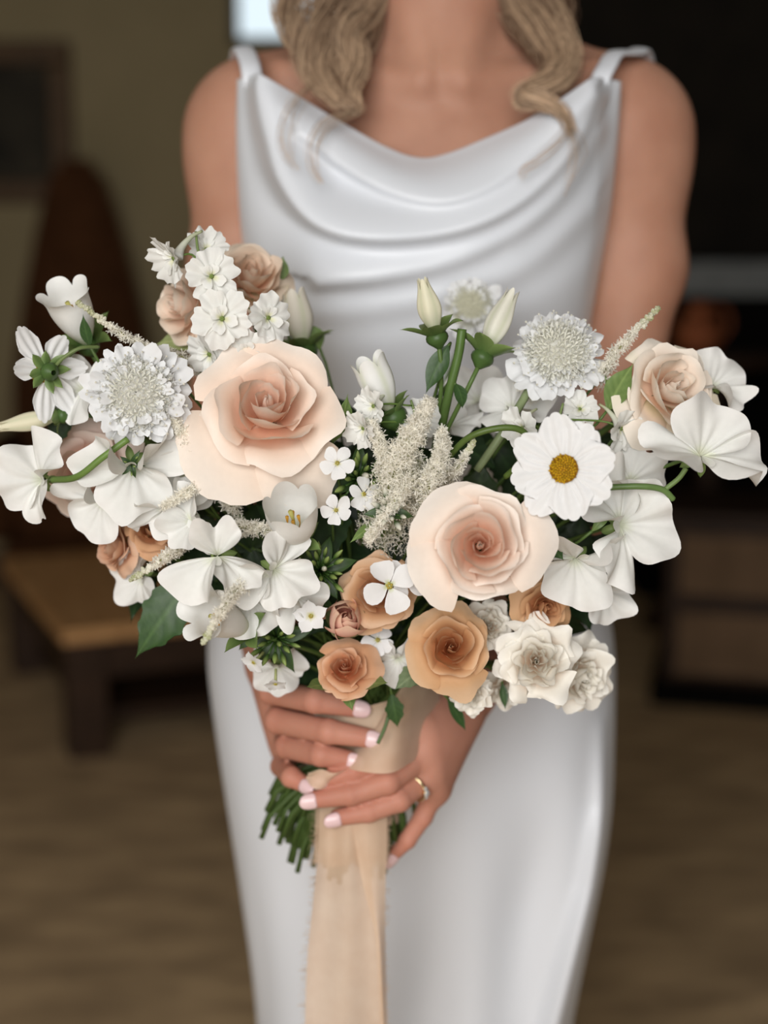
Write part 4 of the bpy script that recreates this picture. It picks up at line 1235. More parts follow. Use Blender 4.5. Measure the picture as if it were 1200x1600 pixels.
lock(G((800, -220, .0), (812, -90, -.01), (840, -10, -.03), (868, 40, -.06), (884, 92, -.08), (858, 128, -.10), (818, 150, -.112), (850, 158, -.118), (880, 178, -.122), (897, 218, -.125)), 110, .009, 8, .15)
lock(G((820, -200, .01), (850, -60, .01), (868, 0, .0), (880, 45, -.03), (888, 90, -.06)), 110, .012, 9, -.3)
lock(G((775, -200, .0), (790, -60, -.01), (805, 10, -.02), (830, 60, -.045), (850, 110, -.07)), 120, .013, 15, -.3)
lock(G((838, 150, -.115), (872, 172, -.125), (886, 205, -.13), (848, 244, -.145), (816, 268, -.15), (822, 284, -.152)), 16, .006, 10, .2, .00022)
lock(G((880, 176, -.122), (900, 225, -.13), (898, 262, -.135), (880, 312, -.14)), 11, .006, 11, .2, .00022)
# hair on the head itself (above the frame)
mb = MB()
ta = np.linspace(.02, 1.9, 20)[:, None]; pa = np.linspace(0, 2 * PI, 48, endpoint=False)[None, :]
rr_ = 1 + .02 * np.sin(pa * 17)
Zc = np.cos(ta) * .104
Vc = np.stack([CX + .084 * np.sin(ta) * np.cos(pa) * rr_, .030 + .100 * np.sin(ta) * np.sin(pa) * rr_ + .012 * ta, 1.665 + Zc + 0 * pa], -1)
Vc[..., 1] = np.where((np.sin(pa) < -.2) & (ta > 1.0), np.maximum(Vc[..., 1], -.035), Vc[..., 1])
mb.add(Vc, gridF(48, 20, True), srgb(150, 116, 78)); mb.build('hair_crown', M_HAIR, hair)
lock([Vector((CX - .07, .03, 1.66)), Vector((CX - .075, .03, 1.58)), Vector((CX - .075, .025, 1.50)), W(520, -60, .0)], 120, .022, 12, -.1)
lock([Vector((CX + .07, .03, 1.66)), Vector((CX + .075, .03, 1.58)), Vector((CX + .07, .025, 1.50)), W(835, -60, .0)], 120, .022, 13, -.1)
# ------------------------------------------------------------------ the bouquet, flower by flower
def P2(n, Y): return px2m(n, Y)
BLI, BLO, BLE = srgb(253, 222, 202), srgb(243, 224, 207), srgb(249, 240, 230)
def R_(name, label, px, py, Y, R, tx, ty, roll, layers, ci, co, ce=None, seed=0, ruf=.03, back=.45, **kw):
    r = P2(R, Y)
    M, ax = facing(px, py, Y, tx, ty, roll, r * back)
    return rose(name, label, M, ax, r, layers, ci, co, ce, seed, ruf, **kw)
R_('rose', 'large open blush pink rose in the upper left middle of the bouquet', 418, 634, -.374, 116, .02, .42, 1.0, ROSE_OPEN, BLI, BLO, BLE, 21, .045)
R_('rose', 'large pale blush rose in front, beside the white daisy-like cosmos', 750, 852, -.425, 95, .02, .05, 1.0, ROSE_TIGHT, BLI, srgb(243, 227, 213), srgb(250, 243, 235), 34, .03)
R_('rose', 'blush rose facing right at the right edge above the sweet pea', 1050, 605, -.338, 80, .55, .30, .2, ROSE_TIGHT, srgb(253, 236, 220), srgb(246, 234, 220), srgb(246, 238, 226), 45, .05, guard=srgb(196, 200, 150))
R_('rose', 'blurred blush rose at the back behind the larkspur', 392, 432, -.262, 64, .15, .75, .0, ROSE_TIGHT, srgb(250, 220, 196), srgb(244, 226, 206), None, 52, .05, guard=srgb(206, 206, 160))
R_('rose', 'blush rose turned left with rolled petals under the larkspur', 285, 478, -.285, 66, -1.1, .25, .8, ROSE_OPEN, srgb(246, 220, 200), srgb(242, 224, 206), srgb(244, 232, 216), 63, .06)
R_('rose', 'blush rose half hidden behind the left sweet peas', 135, 735, -.300, 74, -.25, -.15, .3, ROSE_SPRAY, srgb(244, 210, 194), srgb(242, 220, 208), srgb(243, 228, 216), 74, .04)
TI, TO = srgb(214, 152, 104), srgb(212, 166, 122)
R_('rose', 'caramel tan rose at the bottom right of the middle', 704, 1012, -.375, 63, .05, .10, 1.2, ROSE_SPRAY, TI, TO, srgb(232, 200, 166), 81, .04)
R_('rose', 'small peachy tan rose lowest in the middle above the fingers', 538, 1044, -.365, 46, -.05, .35, .3, ROSE_SPRAY, srgb(222, 154, 114), srgb(212, 160, 122), srgb(232, 194, 164), 92, .04, stem_r=.0015)
R_('rose', 'tan rose with a white floret lying across it', 590, 925, -.362, 60, -.15, .10, 2.0, ROSE_SPRAY, srgb(204, 148, 108), srgb(208, 164, 124), srgb(228, 196, 166), 103, .05)
R_('rose', 'dusty tan rose seen from the side at the lower left edge', 178, 855, -.318, 45, -1.3, -.12, .0, ROSE_TIGHT, srgb(216, 166, 132), srgb(222, 182, 152), srgb(226, 192, 168), 114, .04, stem_r=.0015)
R_('rose', 'small tan rose tucked between the left sweet peas and astilbe', 236, 828, -.332, 40, .1, .45, 1.0, ROSE_SPRAY, srgb(200, 146, 108), srgb(212, 166, 128), None, 125, .04, stem_r=.0015)
R_('rose', 'tan rose half covered by ruffled white petals on the right', 852, 948, -.352, 46, .35, -.15, .4, ROSE_SPRAY, srgb(214, 158, 114), srgb(224, 180, 138), None, 136, .05, stem_r=.0015)
BUD = [(3, .10, 1.05, 1.5, 0, .03, .08, 0, 0), (3, .22, 1.1, 1.45, 0, .05, .16, .02, 0), (4, .36, 1.12, 1.3, 0, .05, .22, .02, 0), (4, .46, 1.05, 1.2, 0, .05, .22, .04, 0)]
bd = R_('rose_bud', 'closed pink rosebud with green sepals in the lower middle', 540, 966, -.368, 72, .1, .25, .3, BUD, srgb(246, 196, 180), srgb(246, 200, 182), srgb(236, 206, 178), 147, .02, back=.7, sep=False, stem_r=.0015)
rb = P2(72, -.368)
for k in range(5):
    sh = blade(rb * .95, rb * .22, base=.6, peak=.3, tip=.02, a0=.35, a1=1.75, cup=.5, seed=k, nu=7, nv=10)
    petal_part('sepal', sh, lambda u, v: mix(np.array(srgb(120, 140, 88)), np.array(srgb(160, 172, 122)), np.abs(u)), RZ(k * 1.257) @ T(rb * .06, 0, -.02 * rb), bd, M_GREEN)

def S_(label, px, py, Y, R, tx, ty, seed, col=IVORY):
    r = P2(R * .92, Y); M, ax = facing(px, py, Y, tx, ty, seed, r * .45)
    return rose('spray_rose', label, M, ax, r, ROSE_RUFFLED, srgb(250, 246, 236), srgb(243, 238, 227), srgb(249, 247, 240), seed * 5 + 1, .11, True, 'ivory spray roses at the lower right', .0016, jit=.24)
S_('ruffled ivory spray rose beside the caramel tan rose', 838, 1032, -.368, 68, .05, .05, 3)
S_('ruffled ivory spray rose lowest and farthest to the right', 906, 1058, -.335, 62, .5, -.25, 5)
S_('small half-open ivory spray rose below the caramel tan rose', 735, 1088, -.350, 36, .05, -.5, 8)
S_('small ivory spray rose between the blush rose and the caramel rose', 765, 978, -.345, 42, .1, .1, 11)
S_('ivory spray rose turned down between two larger ones', 795, 1078, -.325, 40, .1, -.7, 14)

def X_(label, px, py, Y, R, tx, ty, seed, **kw):
    r = P2(R, Y); M, ax = facing(px, py, Y, tx, ty, seed, r * .25)
    return scabiosa(label, M, ax, r, seed, **kw)
X_('white scabiosa with frilled rim at the left, facing us', 213, 614, -.372, 84, -.05, .12, 2)
X_('white domed scabiosa at the upper right tipped upwards', 872, 548, -.332, 76, .10, .55, 6, dome=.55, centre=srgb(247, 246, 238))
X_('small blurred scabiosa at the back between two long buds', 735, 478, -.215, 50, .0, .35, 9, centre=srgb(236, 234, 214))

r = P2(88, -.415); M, ax = facing(882, 733, -.415, -.14, .06, .25)
cosmos('white cosmos with yellow centre at the right of the bouquet', M, ax, r, 12)
r = P2(88, -.34); Pc = W(74, 580, -.34)
ax = Vector((-.62, .80, .05)).normalized(); M = basis(ax, (0, 0, 1), 0, Pc + ax * r * .02)
cosmos('white cosmos seen from behind at the far left', M, ax, r, 17, 6, True, [.95, .62, .95, 1.0, .8, .7], [math.radians(a) for a in (58, 8 + 0, -88, -125, 178, 120)], False)

def aimed(x0, y0, Y0, x1, y1, Y1, roll=0.0):
    a, b_ = W(x0, y0, Y0), W(x1, y1, Y1)
    return basis(b_ - a, (0, -1, .2), roll, a), (b_ - a).normalized(), (b_ - a).length
def B_(name, label, p, R, seed, **kw):
    M, ax, L = aimed(*p); r = P2(R, p[2])
    return bell(name, label, M, ax, r, L, seed, **kw)
B_('bell_flower', 'white bell flower tilted up at the far upper left', (136, 536, -.30, 96, 448, -.325), 42, 3, flare=.28, wide=.82, sep_len=.45)
B_('bell_flower', 'white cup-shaped bell flower with yellow stamens below the open rose', (464, 846, -.368, 453, 782, -.402), 44, 5, flare=.06, wide=.92, sep_len=.3)
B_('bell_flower', 'white bell flower opening left above the big leaf', (388, 984, -.375, 308, 952, -.412), 46, 8, flare=.5, wide=.72, sep_len=.3)
B_('bell_flower', 'narrow white bell flower rising behind the open rose', (610, 642, -.345, 572, 556, -.350), 38, 11, flare=.12, wide=.80, sep_len=.35, closed=.15)
B_('bell_bud', 'long cream bud standing highest in the middle, left of its pair', (681, 520, -.340, 659, 434, -.345), 29, 13, closed=.62, flare=.05, wide=.8, col=srgb(236, 232, 206), group='long bell flower buds', ridge=.12, sep_len=.5)
B_('bell_bud', 'long white bud leaning right beside the domed scabiosa', (757, 552, -.335, 803, 452, -.325), 30, 15, closed=.55, flare=.05, wide=.8, col=srgb(238, 236, 222), group='long bell flower buds', ridge=.14, sep_len=.45)
B_('bell_bud', 'cream bud pointing left at the far left edge', (92, 650, -.325, -4, 668, -.335), 22, 17, closed=.6, flare=.02, wide=.85, col=srgb(232, 226, 198), group='long bell flower buds', sep_len=.25)
B_('bell_bud', 'blurred pale bud at the back right of the blush rose', (474, 540, -.255, 458, 450, -.255), 34, 19, closed=.4, flare=.05, wide=.85, col=srgb(232, 226, 212), group='long bell flower buds', sep_len=.5)

# ---- larkspur stalks
def larkspur(label, stalk, florets, seed):
    P = catmull([W(*p) for p in stalk], 8); base = Vector(P[0])
    root = thing('larkspur', label, 'flower', 'white larkspur stalks', Matrix.Translation(base))
    V, F = tube(P - np.array(base), np.linspace(.0016, .0008, len(P)), 7)
    obj('stalk', mesh_from('stalk', V, F, np.tile(srgb(126, 146, 88), (len(V), 1))), M_GREEN, root)
    for i, (px, py, Y, R, tx, ty, roll, op) in enumerate(florets):
        M, ax = facing(px, py, Y, tx, ty, roll)
        f = delphinium_floret(root, Matrix.Translation(-base) @ M, P2(R, Y), seed + i * 9, True, op)
        c = np.array(tuple(M.translation)); k = np.argmin(((P - c) ** 2).sum(1)); q = P[max(0, k - 3)]
        pts = bez(c - np.array(ax) * .004, c - np.array(ax) * .016, q + (c - q) * .3, q, 7)
        V, F = tube(pts - np.array(base), .0007, 6)
        obj('flower_stalk', mesh_from('flower_stalk', V, F, np.tile(srgb(112, 140, 70), (len(V), 1))), M_GREEN, root)
    add_stem(root, base, Vector(P[2]) - base, .0016)
    return root
larkspur('white larkspur stalk reaching highest at the upper left', [(375, 600, -.31), (360, 540, -.315), (340, 470, -.325), (312, 400, -.325), (306, 362, -.32)],
    [(276, 402, -.335, 46, -1.3, -.5, .3, .35), (330, 432, -.352, 42, .1, .05, .2, 0), (347, 498, -.356, 46, .0, .0, .5, 0), (417, 497, -.345, 40, .55, .1, .1, .1), (385, 548, -.348, 42, .1, -.35, .3, 0), (330, 552, -.335, 42, -.75, -.45, 1.0, .25), (322, 392, -.31, 36, .2, .7, 0, .3)], 300)
larkspur('white larkspur with spurs in the middle right of the open rose', [(640, 740, -.33), (645, 690, -.34), (648, 650, -.345), (642, 625, -.345)],
    [(586, 634, -.362, 34, -.9, -.2, .2, .25), (570, 668, -.368, 34, -1.0, -.5, .8, .25), (655, 655, -.34, 34, .3, .3, .0, .1)], 360)
larkspur('white larkspur behind the top of the cosmos', [(850, 720, -.33), (868, 670, -.345), (880, 630, -.345)],
    [(818, 668, -.36, 38, -.7, -.3, .4, .2), (968, 668, -.345, 38, .9, -.5, .1, .25), (905, 640, -.335, 30, .3, .3, .1, .2)], 390)

# ---- sweet peas
def V_(label, px, py, Y, R, tx=0, ty=0, roll=0, seed=0, **kw):
    r = P2(R * 1.2, Y); M, ax = facing(px, py, Y, tx, ty, math.radians(roll))
    return sweet_pea(label, M, ax, r, seed, **kw)
V_('white sweet pea at the far left edge with its broad petal outwards', 66, 750, -.347, 66, -.25, 0, 84, 1, wing_open=.75)
V_('ruffled white sweet pea hanging below the left scabiosa', 208, 728, -.358, 78, -.05, -.2, 185, 2, hood=.2, wing_open=.5)
V_('white sweet pea between the left scabiosa and the astilbe', 292, 742, -.340, 60, .1, -.2, 160, 3, hood=.1)
V_('largest white sweet pea with hooded petal at the lower left', 340, 868, -.392, 76, -.05, .0, 4, 4, spread=.8, hood=.45, wing_open=.34)
V_('white sweet pea with green calyx beside the green phlox buds', 428, 890, -.385, 70, .1, -.05, 215, 5, hood=.3, wing_open=.6)
V_('white sweet pea farthest to the right, in front of the dark chest', 1094, 712, -.372, 88, .30, .05, -12, 6, hood=.15, wing_open=.9, spread=.85)
V_('white sweet pea petal behind the right blush rose', 1112, 605, -.312, 54, .35, .3, -25, 7)
V_('broad white sweet pea right of the cosmos', 968, 820, -.358, 86, .15, .0, -78, 8, hood=.15, wing_open=.7)
V_('ruffled white sweet pea under the cosmos at the right', 898, 872, -.362, 76, .25, -.2, 172, 9, hood=.2, wing_open=.5)
V_('white sweet pea low behind the dusty tan rose', 222, 902, -.312, 48, -.3, -.2, 95, 10)
V_('white petals between the small tan rose and the caramel rose', 622, 1028, -.335, 44, .0, -.1, 190, 11)
V_('white sweet pea lowest at the left above the knuckles', 434, 1040, -.318, 44, -.15, -.3, 170, 12)
V_('blurred white sweet pea at the back below the two long buds', 748, 628, -.262, 54, .0, .3, 10, 13)
V_('white sweet pea behind the larkspur in the middle', 702, 668, -.290, 46, -.1, .2, 30, 14)
V_('white sweet pea above the open rose under the larkspur', 372, 585, -.312, 46, .0, .3, -10, 15)
V_('white sweet pea petals left of the far bell flower', 130, 610, -.318, 56, -.1, .2, 60, 16)
V_('white sweet pea between the cosmos and the domed scabiosa', 800, 640, -.300, 50, .1, .3, 20, 17)

V_('white sweet pea just above the two tan roses at the left edge', 160, 782, -.340, 58, -.2, -.3, 150, 21, hood=.2)
V_('white sweet pea tucked between the hanging one and the largest one', 262, 792, -.352, 54, .0, -.2, 200, 22, hood=.3)
V_('white ruffled sweet pea right below the largest one', 392, 936, -.372, 58, .0, -.2, 190, 23, hood=.2)
V_('small white sweet pea left of the star-shaped phlox', 462, 930, -.368, 46, .3, -.1, 250, 24, hood=.2)
V_('white sweet pea at the right under the broad one', 940, 922, -.342, 52, .4, -.2, 200, 25, hood=.1)
V_('white sweet pea behind the cosmos stem at the right', 985, 752, -.345, 58, .3, .2, -30, 26)
V_('white sweet pea rim left of the small tan rose', 300, 815, -.36, 50, -.1, 0, 120, 28, hood=.2)
# ---- astilbe plumes: pixel path from the base to the tip
def A_(label, pts, fat, seed, dens=1.0, **kw):
    return astilbe(label, [W(*p) for p in pts], seed, dens, P2(fat, pts[0][2]), **kw)
A_('thin cream astilbe spike above the left scabiosa', [(262, 575, -.335), (236, 548, -.345), (180, 515, -.352), (121, 472, -.352)], 11, 1, .9)
A_('second thin astilbe spike right of the left scabiosa', [(330, 600, -.32), (290, 560, -.325), (222, 538, -.33)], 10, 21, .7)
A_('cream astilbe spike with green tip at the lower left edge', [(300, 838, -.345), (262, 868, -.36), (204, 906, -.365)], 12, 2, 1.2)
A_('cream astilbe spike hanging in front of the bell flower', [(385, 905, -.40), (352, 946, -.430), (318, 1004, -.432)], 13, 3, 1.2)
A_('cream astilbe spike pointing up at the upper right edge', [(930, 600, -.32), (965, 548, -.335), (1028, 481, -.338)], 14, 4, 1.2)
A_('fluffy cream astilbe between the left scabiosa and the open rose', [(345, 770, -.335), (312, 715, -.362), (268, 652, -.365)], 24, 5, 2.2, tipgreen=False)
A_('cream astilbe sprig under the open rose pointing right', [(330, 775, -.34), (368, 745, -.36), (412, 728, -.362)], 14, 6, 1.5, tipgreen=False)
A_('cream astilbe sprig below the cup-shaped bell flower', [(365, 822, -.355), (420, 828, -.372), (474, 840, -.375)], 15, 7, 1.6, tipgreen=False)
A_('largest fluffy cream astilbe plume in the centre', [(600, 850, -.34), (605, 770, -.378), (640, 690, -.385), (672, 628, -.380)], 40, 8, 2.9, tipgreen=False)
A_('fluffy cream astilbe leaning left in the centre', [(640, 800, -.35), (612, 740, -.372), (596, 700, -.378), (580, 660, -.372)], 24, 31, 1.7, tipgreen=False)
A_('fluffy cream astilbe at the right of the central plume', [(650, 830, -.35), (668, 770, -.382), (688, 720, -.385), (690, 672, -.378)], 26, 32, 1.9, tipgreen=False)
A_('fluffy astilbe branch hanging left of the pale front rose', [(660, 720, -.36), (622, 775, -.392), (574, 846, -.385)], 22, 9, 1.8, tipgreen=False)
A_('small astilbe branch above the pale front rose', [(690, 760, -.35), (718, 728, -.375), (740, 688, -.378)], 11, 10, 1.2)
A_('astilbe sprig lying over the left sweet peas', [(345, 735, -.352), (300, 765, -.372), (254, 792, -.374)], 13, 11, 1.4, tipgreen=False)
A_('cream astilbe tuft left of the largest sweet pea', [(372, 800, -.34), (350, 770, -.352), (325, 722, -.356)], 14, 12, 1.3, tipgreen=False)
A_('blurred astilbe tuft in front of the domed scabiosa stem', [(840, 640, -.30), (820, 610, -.305), (795, 575, -.305)], 12, 13, 1.0)
A_('cream astilbe branch right of the larkspur in the middle', [(640, 780, -.35), (668, 745, -.378), (700, 690, -.382)], 16, 14, 1.5, tipgreen=False)

# ---- phlox
def K_(label, px, py, Y, R, tx, ty, seed, star=0.0, n=5, **kw):
    r = P2(R, Y); M, ax = facing(px, py, Y, tx, ty, seed)
    return small_flower('phlox', label, M, ax, r, seed, n, 'small white phlox flowers', None, star, **kw)
K_('small white phlox flower just right of the open rose', 527, 724, -.392, 28, .0, .25, 1)
K_('small white phlox flower beside the cup-shaped bell flower', 525, 797, -.388, 25, .1, -.1, 2, .3)
K_('white star-shaped phlox left of the pink rosebud', 486, 962, -.378, 30, -.15, -.25, 3, 1.0)
K_('half-shaded white phlox against the central astilbe', 568, 772, -.374, 27, .5, .1, 4)
K_('small white phlox facing up behind the caramel rose', 590, 1000, -.345, 28, .2, .1, 7, .3)
def KB(label, px, py, Y, R, tx, ty, seed, **kw):
    r = P2(R, Y); M, ax = facing(px, py, Y, tx, ty, 0)
    return phlox_buds(label, M, ax, r, seed=seed, **kw)
KB('green phlox buds right of the open rose', 560, 748, -.352, 62, .1, .1, 1, n=22, white=1, leaves=5)
KB('green phlox buds with one white tip below the cup-shaped bell flower', 500, 892, -.352, 62, .0, .1, 2, n=20, white=1, leaves=6)
KB('green phlox buds with hanging white stars at the lower left', 432, 998, -.352, 62, -.1, -.2, 3, n=15, white=0, leaves=6, flowers=[(-.5, -.45, .36, 1), (.05, -1.0, .34, 1), (-.75, .55, .3, .5)])
KB('pale creamy buds of stock in front of the central astilbe', 608, 800, -.385, 46, .1, .2, 4, n=12, white=12, leaves=2)
KB('dark green phlox buds behind the left sweet pea', 205, 726, -.372, 24, -.1, -.2, 5, n=4, white=0, leaves=5)

# four-petalled floret across the tan rose
r = P2(46, -.40); M, ax = facing(608, 915, -.398, .1, -.1, .45)
small_flower('stock_floret', 'white four-petalled floret lying on the tan rose', M, ax, r, 31, 4, None, srgb(196, 206, 140), 0.0, .6, True, .50, .35)
r = P2(36, -.39); M, ax = facing(632, 905, -.388, .5, .2, .9)
small_flower('stock_floret', 'smaller white floret behind the one on the tan rose', M, ax, r, 37, 4, None, srgb(196, 206, 140), 0.0, .6, True, .50, .45)

# ---- leaves: base pixel, tip pixel, width in pixels, how far the face turns
def LF(label, x0, y0, Y0, x1, y1, Y1, wpx, face=(0, -1, .3), col=(G_DARK, G_MID), seed=0, a0=.15, a1=-.35, serr=9, stem=True, group=None):
    a, b_ = W(x0, y0, Y0), W(x1, y1, Y1); d = b_ - a; L = d.length
    x = d.normalized(); z = Vector(face); z = (z - x * z.dot(x)).normalized(); y = z.cross(x)
    M = Matrix.Translation(a) @ Matrix((x, y, z)).transposed().to_4x4()
    return leaf_sprig(label, M, [(L * 1.03, P2(wpx, Y0) * .5, 0, a0, a1)], col, group, stem, seed, 'leaf_stalk', serr)
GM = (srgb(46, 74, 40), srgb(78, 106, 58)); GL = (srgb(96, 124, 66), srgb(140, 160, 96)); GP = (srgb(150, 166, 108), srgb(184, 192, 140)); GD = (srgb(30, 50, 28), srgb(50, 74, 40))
LF('largest dark green leaf hanging at the lower left edge', 300, 905, -.335, 209, 1026, -.345, 78, (-.1, -1, .25), GM, 1)
LF('dark leaf behind the bell flower at the lower left', 350, 930, -.315, 300, 1000, -.31, 60, (.2, -1, .3), GD, 2)
LF('upright green leaf left of the two long buds', 700, 540, -.335, 664, 612, -.34, 34, (-.3, -1, .2), GM, 3, serr=0)
LF('small curled leaf below the right long bud', 712, 600, -.338, 732, 632, -.348, 22, (.3, -1, .5), GM, 4, a1=-1.4, serr=0)
LF('bright green leaf left of the right blush rose', 950, 640, -.335, 985, 568, -.338, 46, (-.6, -.8, .3), GL, 5, serr=0)
LF('second green leaf behind the right blush rose', 968, 660, -.325, 950, 585, -.33, 34, (.5, -.8, .2), GL, 6, serr=0)
LF('pale green guard leaf under the rose turned left', 330, 530, -.275, 243, 532, -.285, 50, (0, -.7, .7), GP, 7, serr=0)
LF('small green leaf beside the far bell flower', 140, 540, -.325, 128, 495, -.335, 20, (-.2, -1, .2), GM, 8, serr=0)
LF('dark leaf below the cosmos seen from behind', 110, 640, -.31, 70, 705, -.31, 34, (.2, -1, .3), GD, 9)
LF('dark leaf right of the cosmos seen from behind', 130, 620, -.30, 92, 672, -.30, 40, (.5, -1, .3), GM, 10)
LF('olive sepal leaf right of the open rose', 520, 690, -.350, 548, 622, -.362, 40, (.6, -.7, .1), GL, 11, serr=0)
LF('green leaf left under the lowest tan rose', 526, 1066, -.352, 478, 1076, -.375, 34, (0, -.6, .8), GL, 12, a0=.0, a1=.1, serr=0)
LF('green leaf right under the lowest tan rose', 556, 1066, -.352, 607, 1070, -.375, 36, (0, -.6, .8), GL, 13, a0=.0, a1=.1, serr=0)
LF('small leaf pointing down from the lowest tan rose', 542, 1078, -.352, 550, 1108, -.365, 22, (0, -1, .3), GL, 14, serr=0)
LF('grey-green leaf left under the caramel rose', 668, 1040, -.35, 618, 1074, -.365, 40, (-.1, -.8, .6), (srgb(98, 118, 84), srgb(140, 154, 120)), 15)
LF('dark leaf curving right below the caramel rose', 672, 1066, -.34, 748, 1098, -.345, 32, (.1, -.6, .8), GD, 16, a0=.4, a1=-.7)
LF('serrated leaf hanging down between the hands', 612, 1085, -.325, 622, 1138, -.325, 30, (.1, -1, .1), GM, 17, serr=7)
LF('narrow leaf hanging over the right wrist', 700, 1092, -.315, 730, 1142, -.318, 20, (.4, -1, .3), GM, 18, serr=0)
LF('green leaf under the cosmos left of the sweet pea', 850, 845, -.37, 880, 872, -.382, 34, (.2, -1, .4), GM, 19)
LF('curled green tendril leaf beside the right sweet pea', 925, 830, -.368, 962, 790, -.378, 18, (.2, -1, .4), GL, 20, a1=-2.0, serr=0)
LF('small green leaf above the lower right sweet pea', 830, 870, -.36, 868, 830, -.372, 26, (.1, -1, .4), GM, 22)
LF('narrow leaf hanging below the ivory spray roses', 785, 1068, -.33, 790, 1108, -.335, 14, (.1, -1, 0), GM, 24, serr=0)
LF('dark leaf curling at the lower left below the bell flower', 400, 985, -.35, 374, 1016, -.36, 18, (.1, -1, .2), GM, 25, a1=-1.0, serr=0)
LF('dark green leaf beside the lowest tan rose in shade', 590, 1060, -.325, 640, 1050, -.33, 30, (0, -.8, .6), GD, 26)
LF('dark green leaf behind the rosebud', 520, 950, -.345, 470, 930, -.352, 30, (0, -.9, .5), GM, 27)
LF('green leaf with yellow tip below the small phlox', 590, 815, -.36, 548, 845, -.375, 18, (0, -.9, .5), GL, 28, serr=0)
LF('bright green leaf below the blurred bud at the back', 500, 545, -.25, 478, 505, -.255, 34, (0, -.9, .3), GL, 29, serr=0)
LF('green leaf right of the blurred blush rose', 436, 440, -.25, 442, 400, -.25, 26, (0, -.9, .3), GL, 30, serr=0)

# bare green stems that show in front
def bare_stem(label, pts, r, col=G_STEM, nm='flower_stem'):
    P = catmull([W(*p) for p in pts], 8); base = Vector(P[0])
    V, F = tube(P - np.array(base), r, 8)
    c = np.array(col); t = np.linspace(.85, 1.1, len(P)).repeat(8)[:, None]
    o = obj(nm, mesh_from(nm, V, F, c * t), M_GREEN); o.location = base
    return tag(o, label, 'stem')
bare_stem('thick green stem carrying the two long buds', [(685, 690, -.325), (700, 620, -.335), (716, 555, -.338), (722, 514, -.338)], .0030, srgb(92, 120, 60))
bare_stem('pale grey-green stem of the domed scabiosa', [(745, 735, -.335), (790, 670, -.338), (835, 595, -.325)], .0028, srgb(140, 154, 112))
bare_stem('arched green stem right of the central astilbe', [(695, 720, -.365), (735, 682, -.38), (790, 668, -.382), (822, 680, -.378), (815, 720, -.37), (790, 745, -.36)], .0021, srgb(96, 118, 56))
bare_stem('green stem running right from behind the cosmos', [(940, 762, -.375), (1000, 760, -.378), (1035, 765, -.375), (1052, 780, -.372)], .0020, srgb(108, 136, 78))
bare_stem('short green stalk of the rightmost sweet pea', [(1040, 764, -.374), (1060, 748, -.373), (1072, 732, -.372)], .0017, srgb(126, 152, 92))
bare_stem('bright green stem below the left scabiosa', [(80, 750, -.352), (120, 745, -.375), (160, 715, -.38), (200, 686, -.378)], .0022, srgb(112, 140, 70))
bare_stem('thin arched stem of the cosmos at the far left', [(155, 542, -.33), (125, 544, -.338), (98, 560, -.34), (82, 578, -.338)], .0012, srgb(120, 138, 84))
bare_stem('thin stem end hanging between the fingers', [(612, 1100, -.315), (602, 1135, -.318), (590, 1162, -.322)], .0013, srgb(96, 118, 70))

# ---- dark foliage filling the depth of the bouquet
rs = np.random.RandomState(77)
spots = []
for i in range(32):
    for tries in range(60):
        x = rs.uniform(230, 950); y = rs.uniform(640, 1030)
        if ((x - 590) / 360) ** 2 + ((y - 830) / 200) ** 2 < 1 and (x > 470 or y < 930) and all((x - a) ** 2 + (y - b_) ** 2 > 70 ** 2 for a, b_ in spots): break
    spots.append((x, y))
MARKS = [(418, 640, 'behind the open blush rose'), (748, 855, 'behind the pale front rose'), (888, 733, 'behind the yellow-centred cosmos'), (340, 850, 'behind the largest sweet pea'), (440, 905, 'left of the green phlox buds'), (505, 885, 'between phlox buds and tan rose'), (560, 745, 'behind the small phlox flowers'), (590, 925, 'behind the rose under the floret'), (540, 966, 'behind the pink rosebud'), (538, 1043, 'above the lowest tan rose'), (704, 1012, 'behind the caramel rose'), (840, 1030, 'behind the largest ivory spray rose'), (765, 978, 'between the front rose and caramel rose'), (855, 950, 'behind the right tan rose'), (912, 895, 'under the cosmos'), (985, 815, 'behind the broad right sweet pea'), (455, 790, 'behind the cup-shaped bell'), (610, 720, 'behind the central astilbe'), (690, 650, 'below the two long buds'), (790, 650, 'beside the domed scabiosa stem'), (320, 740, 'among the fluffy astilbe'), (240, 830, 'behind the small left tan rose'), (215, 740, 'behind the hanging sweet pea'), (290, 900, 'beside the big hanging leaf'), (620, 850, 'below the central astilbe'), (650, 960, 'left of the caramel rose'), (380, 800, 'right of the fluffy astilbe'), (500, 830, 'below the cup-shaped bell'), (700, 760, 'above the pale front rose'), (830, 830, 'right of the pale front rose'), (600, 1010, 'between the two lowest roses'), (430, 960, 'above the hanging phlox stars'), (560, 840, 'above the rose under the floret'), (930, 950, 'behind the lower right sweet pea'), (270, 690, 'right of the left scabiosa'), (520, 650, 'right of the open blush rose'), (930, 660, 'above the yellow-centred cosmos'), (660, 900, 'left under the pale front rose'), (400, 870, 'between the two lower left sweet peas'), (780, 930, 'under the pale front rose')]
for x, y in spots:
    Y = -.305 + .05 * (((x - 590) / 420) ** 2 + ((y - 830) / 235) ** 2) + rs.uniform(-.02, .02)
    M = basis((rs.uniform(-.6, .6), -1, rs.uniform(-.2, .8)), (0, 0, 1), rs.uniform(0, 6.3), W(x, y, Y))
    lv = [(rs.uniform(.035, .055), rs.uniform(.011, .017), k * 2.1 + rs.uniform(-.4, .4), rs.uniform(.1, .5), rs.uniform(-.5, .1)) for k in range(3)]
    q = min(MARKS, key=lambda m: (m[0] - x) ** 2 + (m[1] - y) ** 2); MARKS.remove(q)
    leaf_sprig('dark green leafy sprig deep in the bouquet ' + q[2], M, lv, GD, 'dark leafy sprigs filling the bouquet', True, int(x))
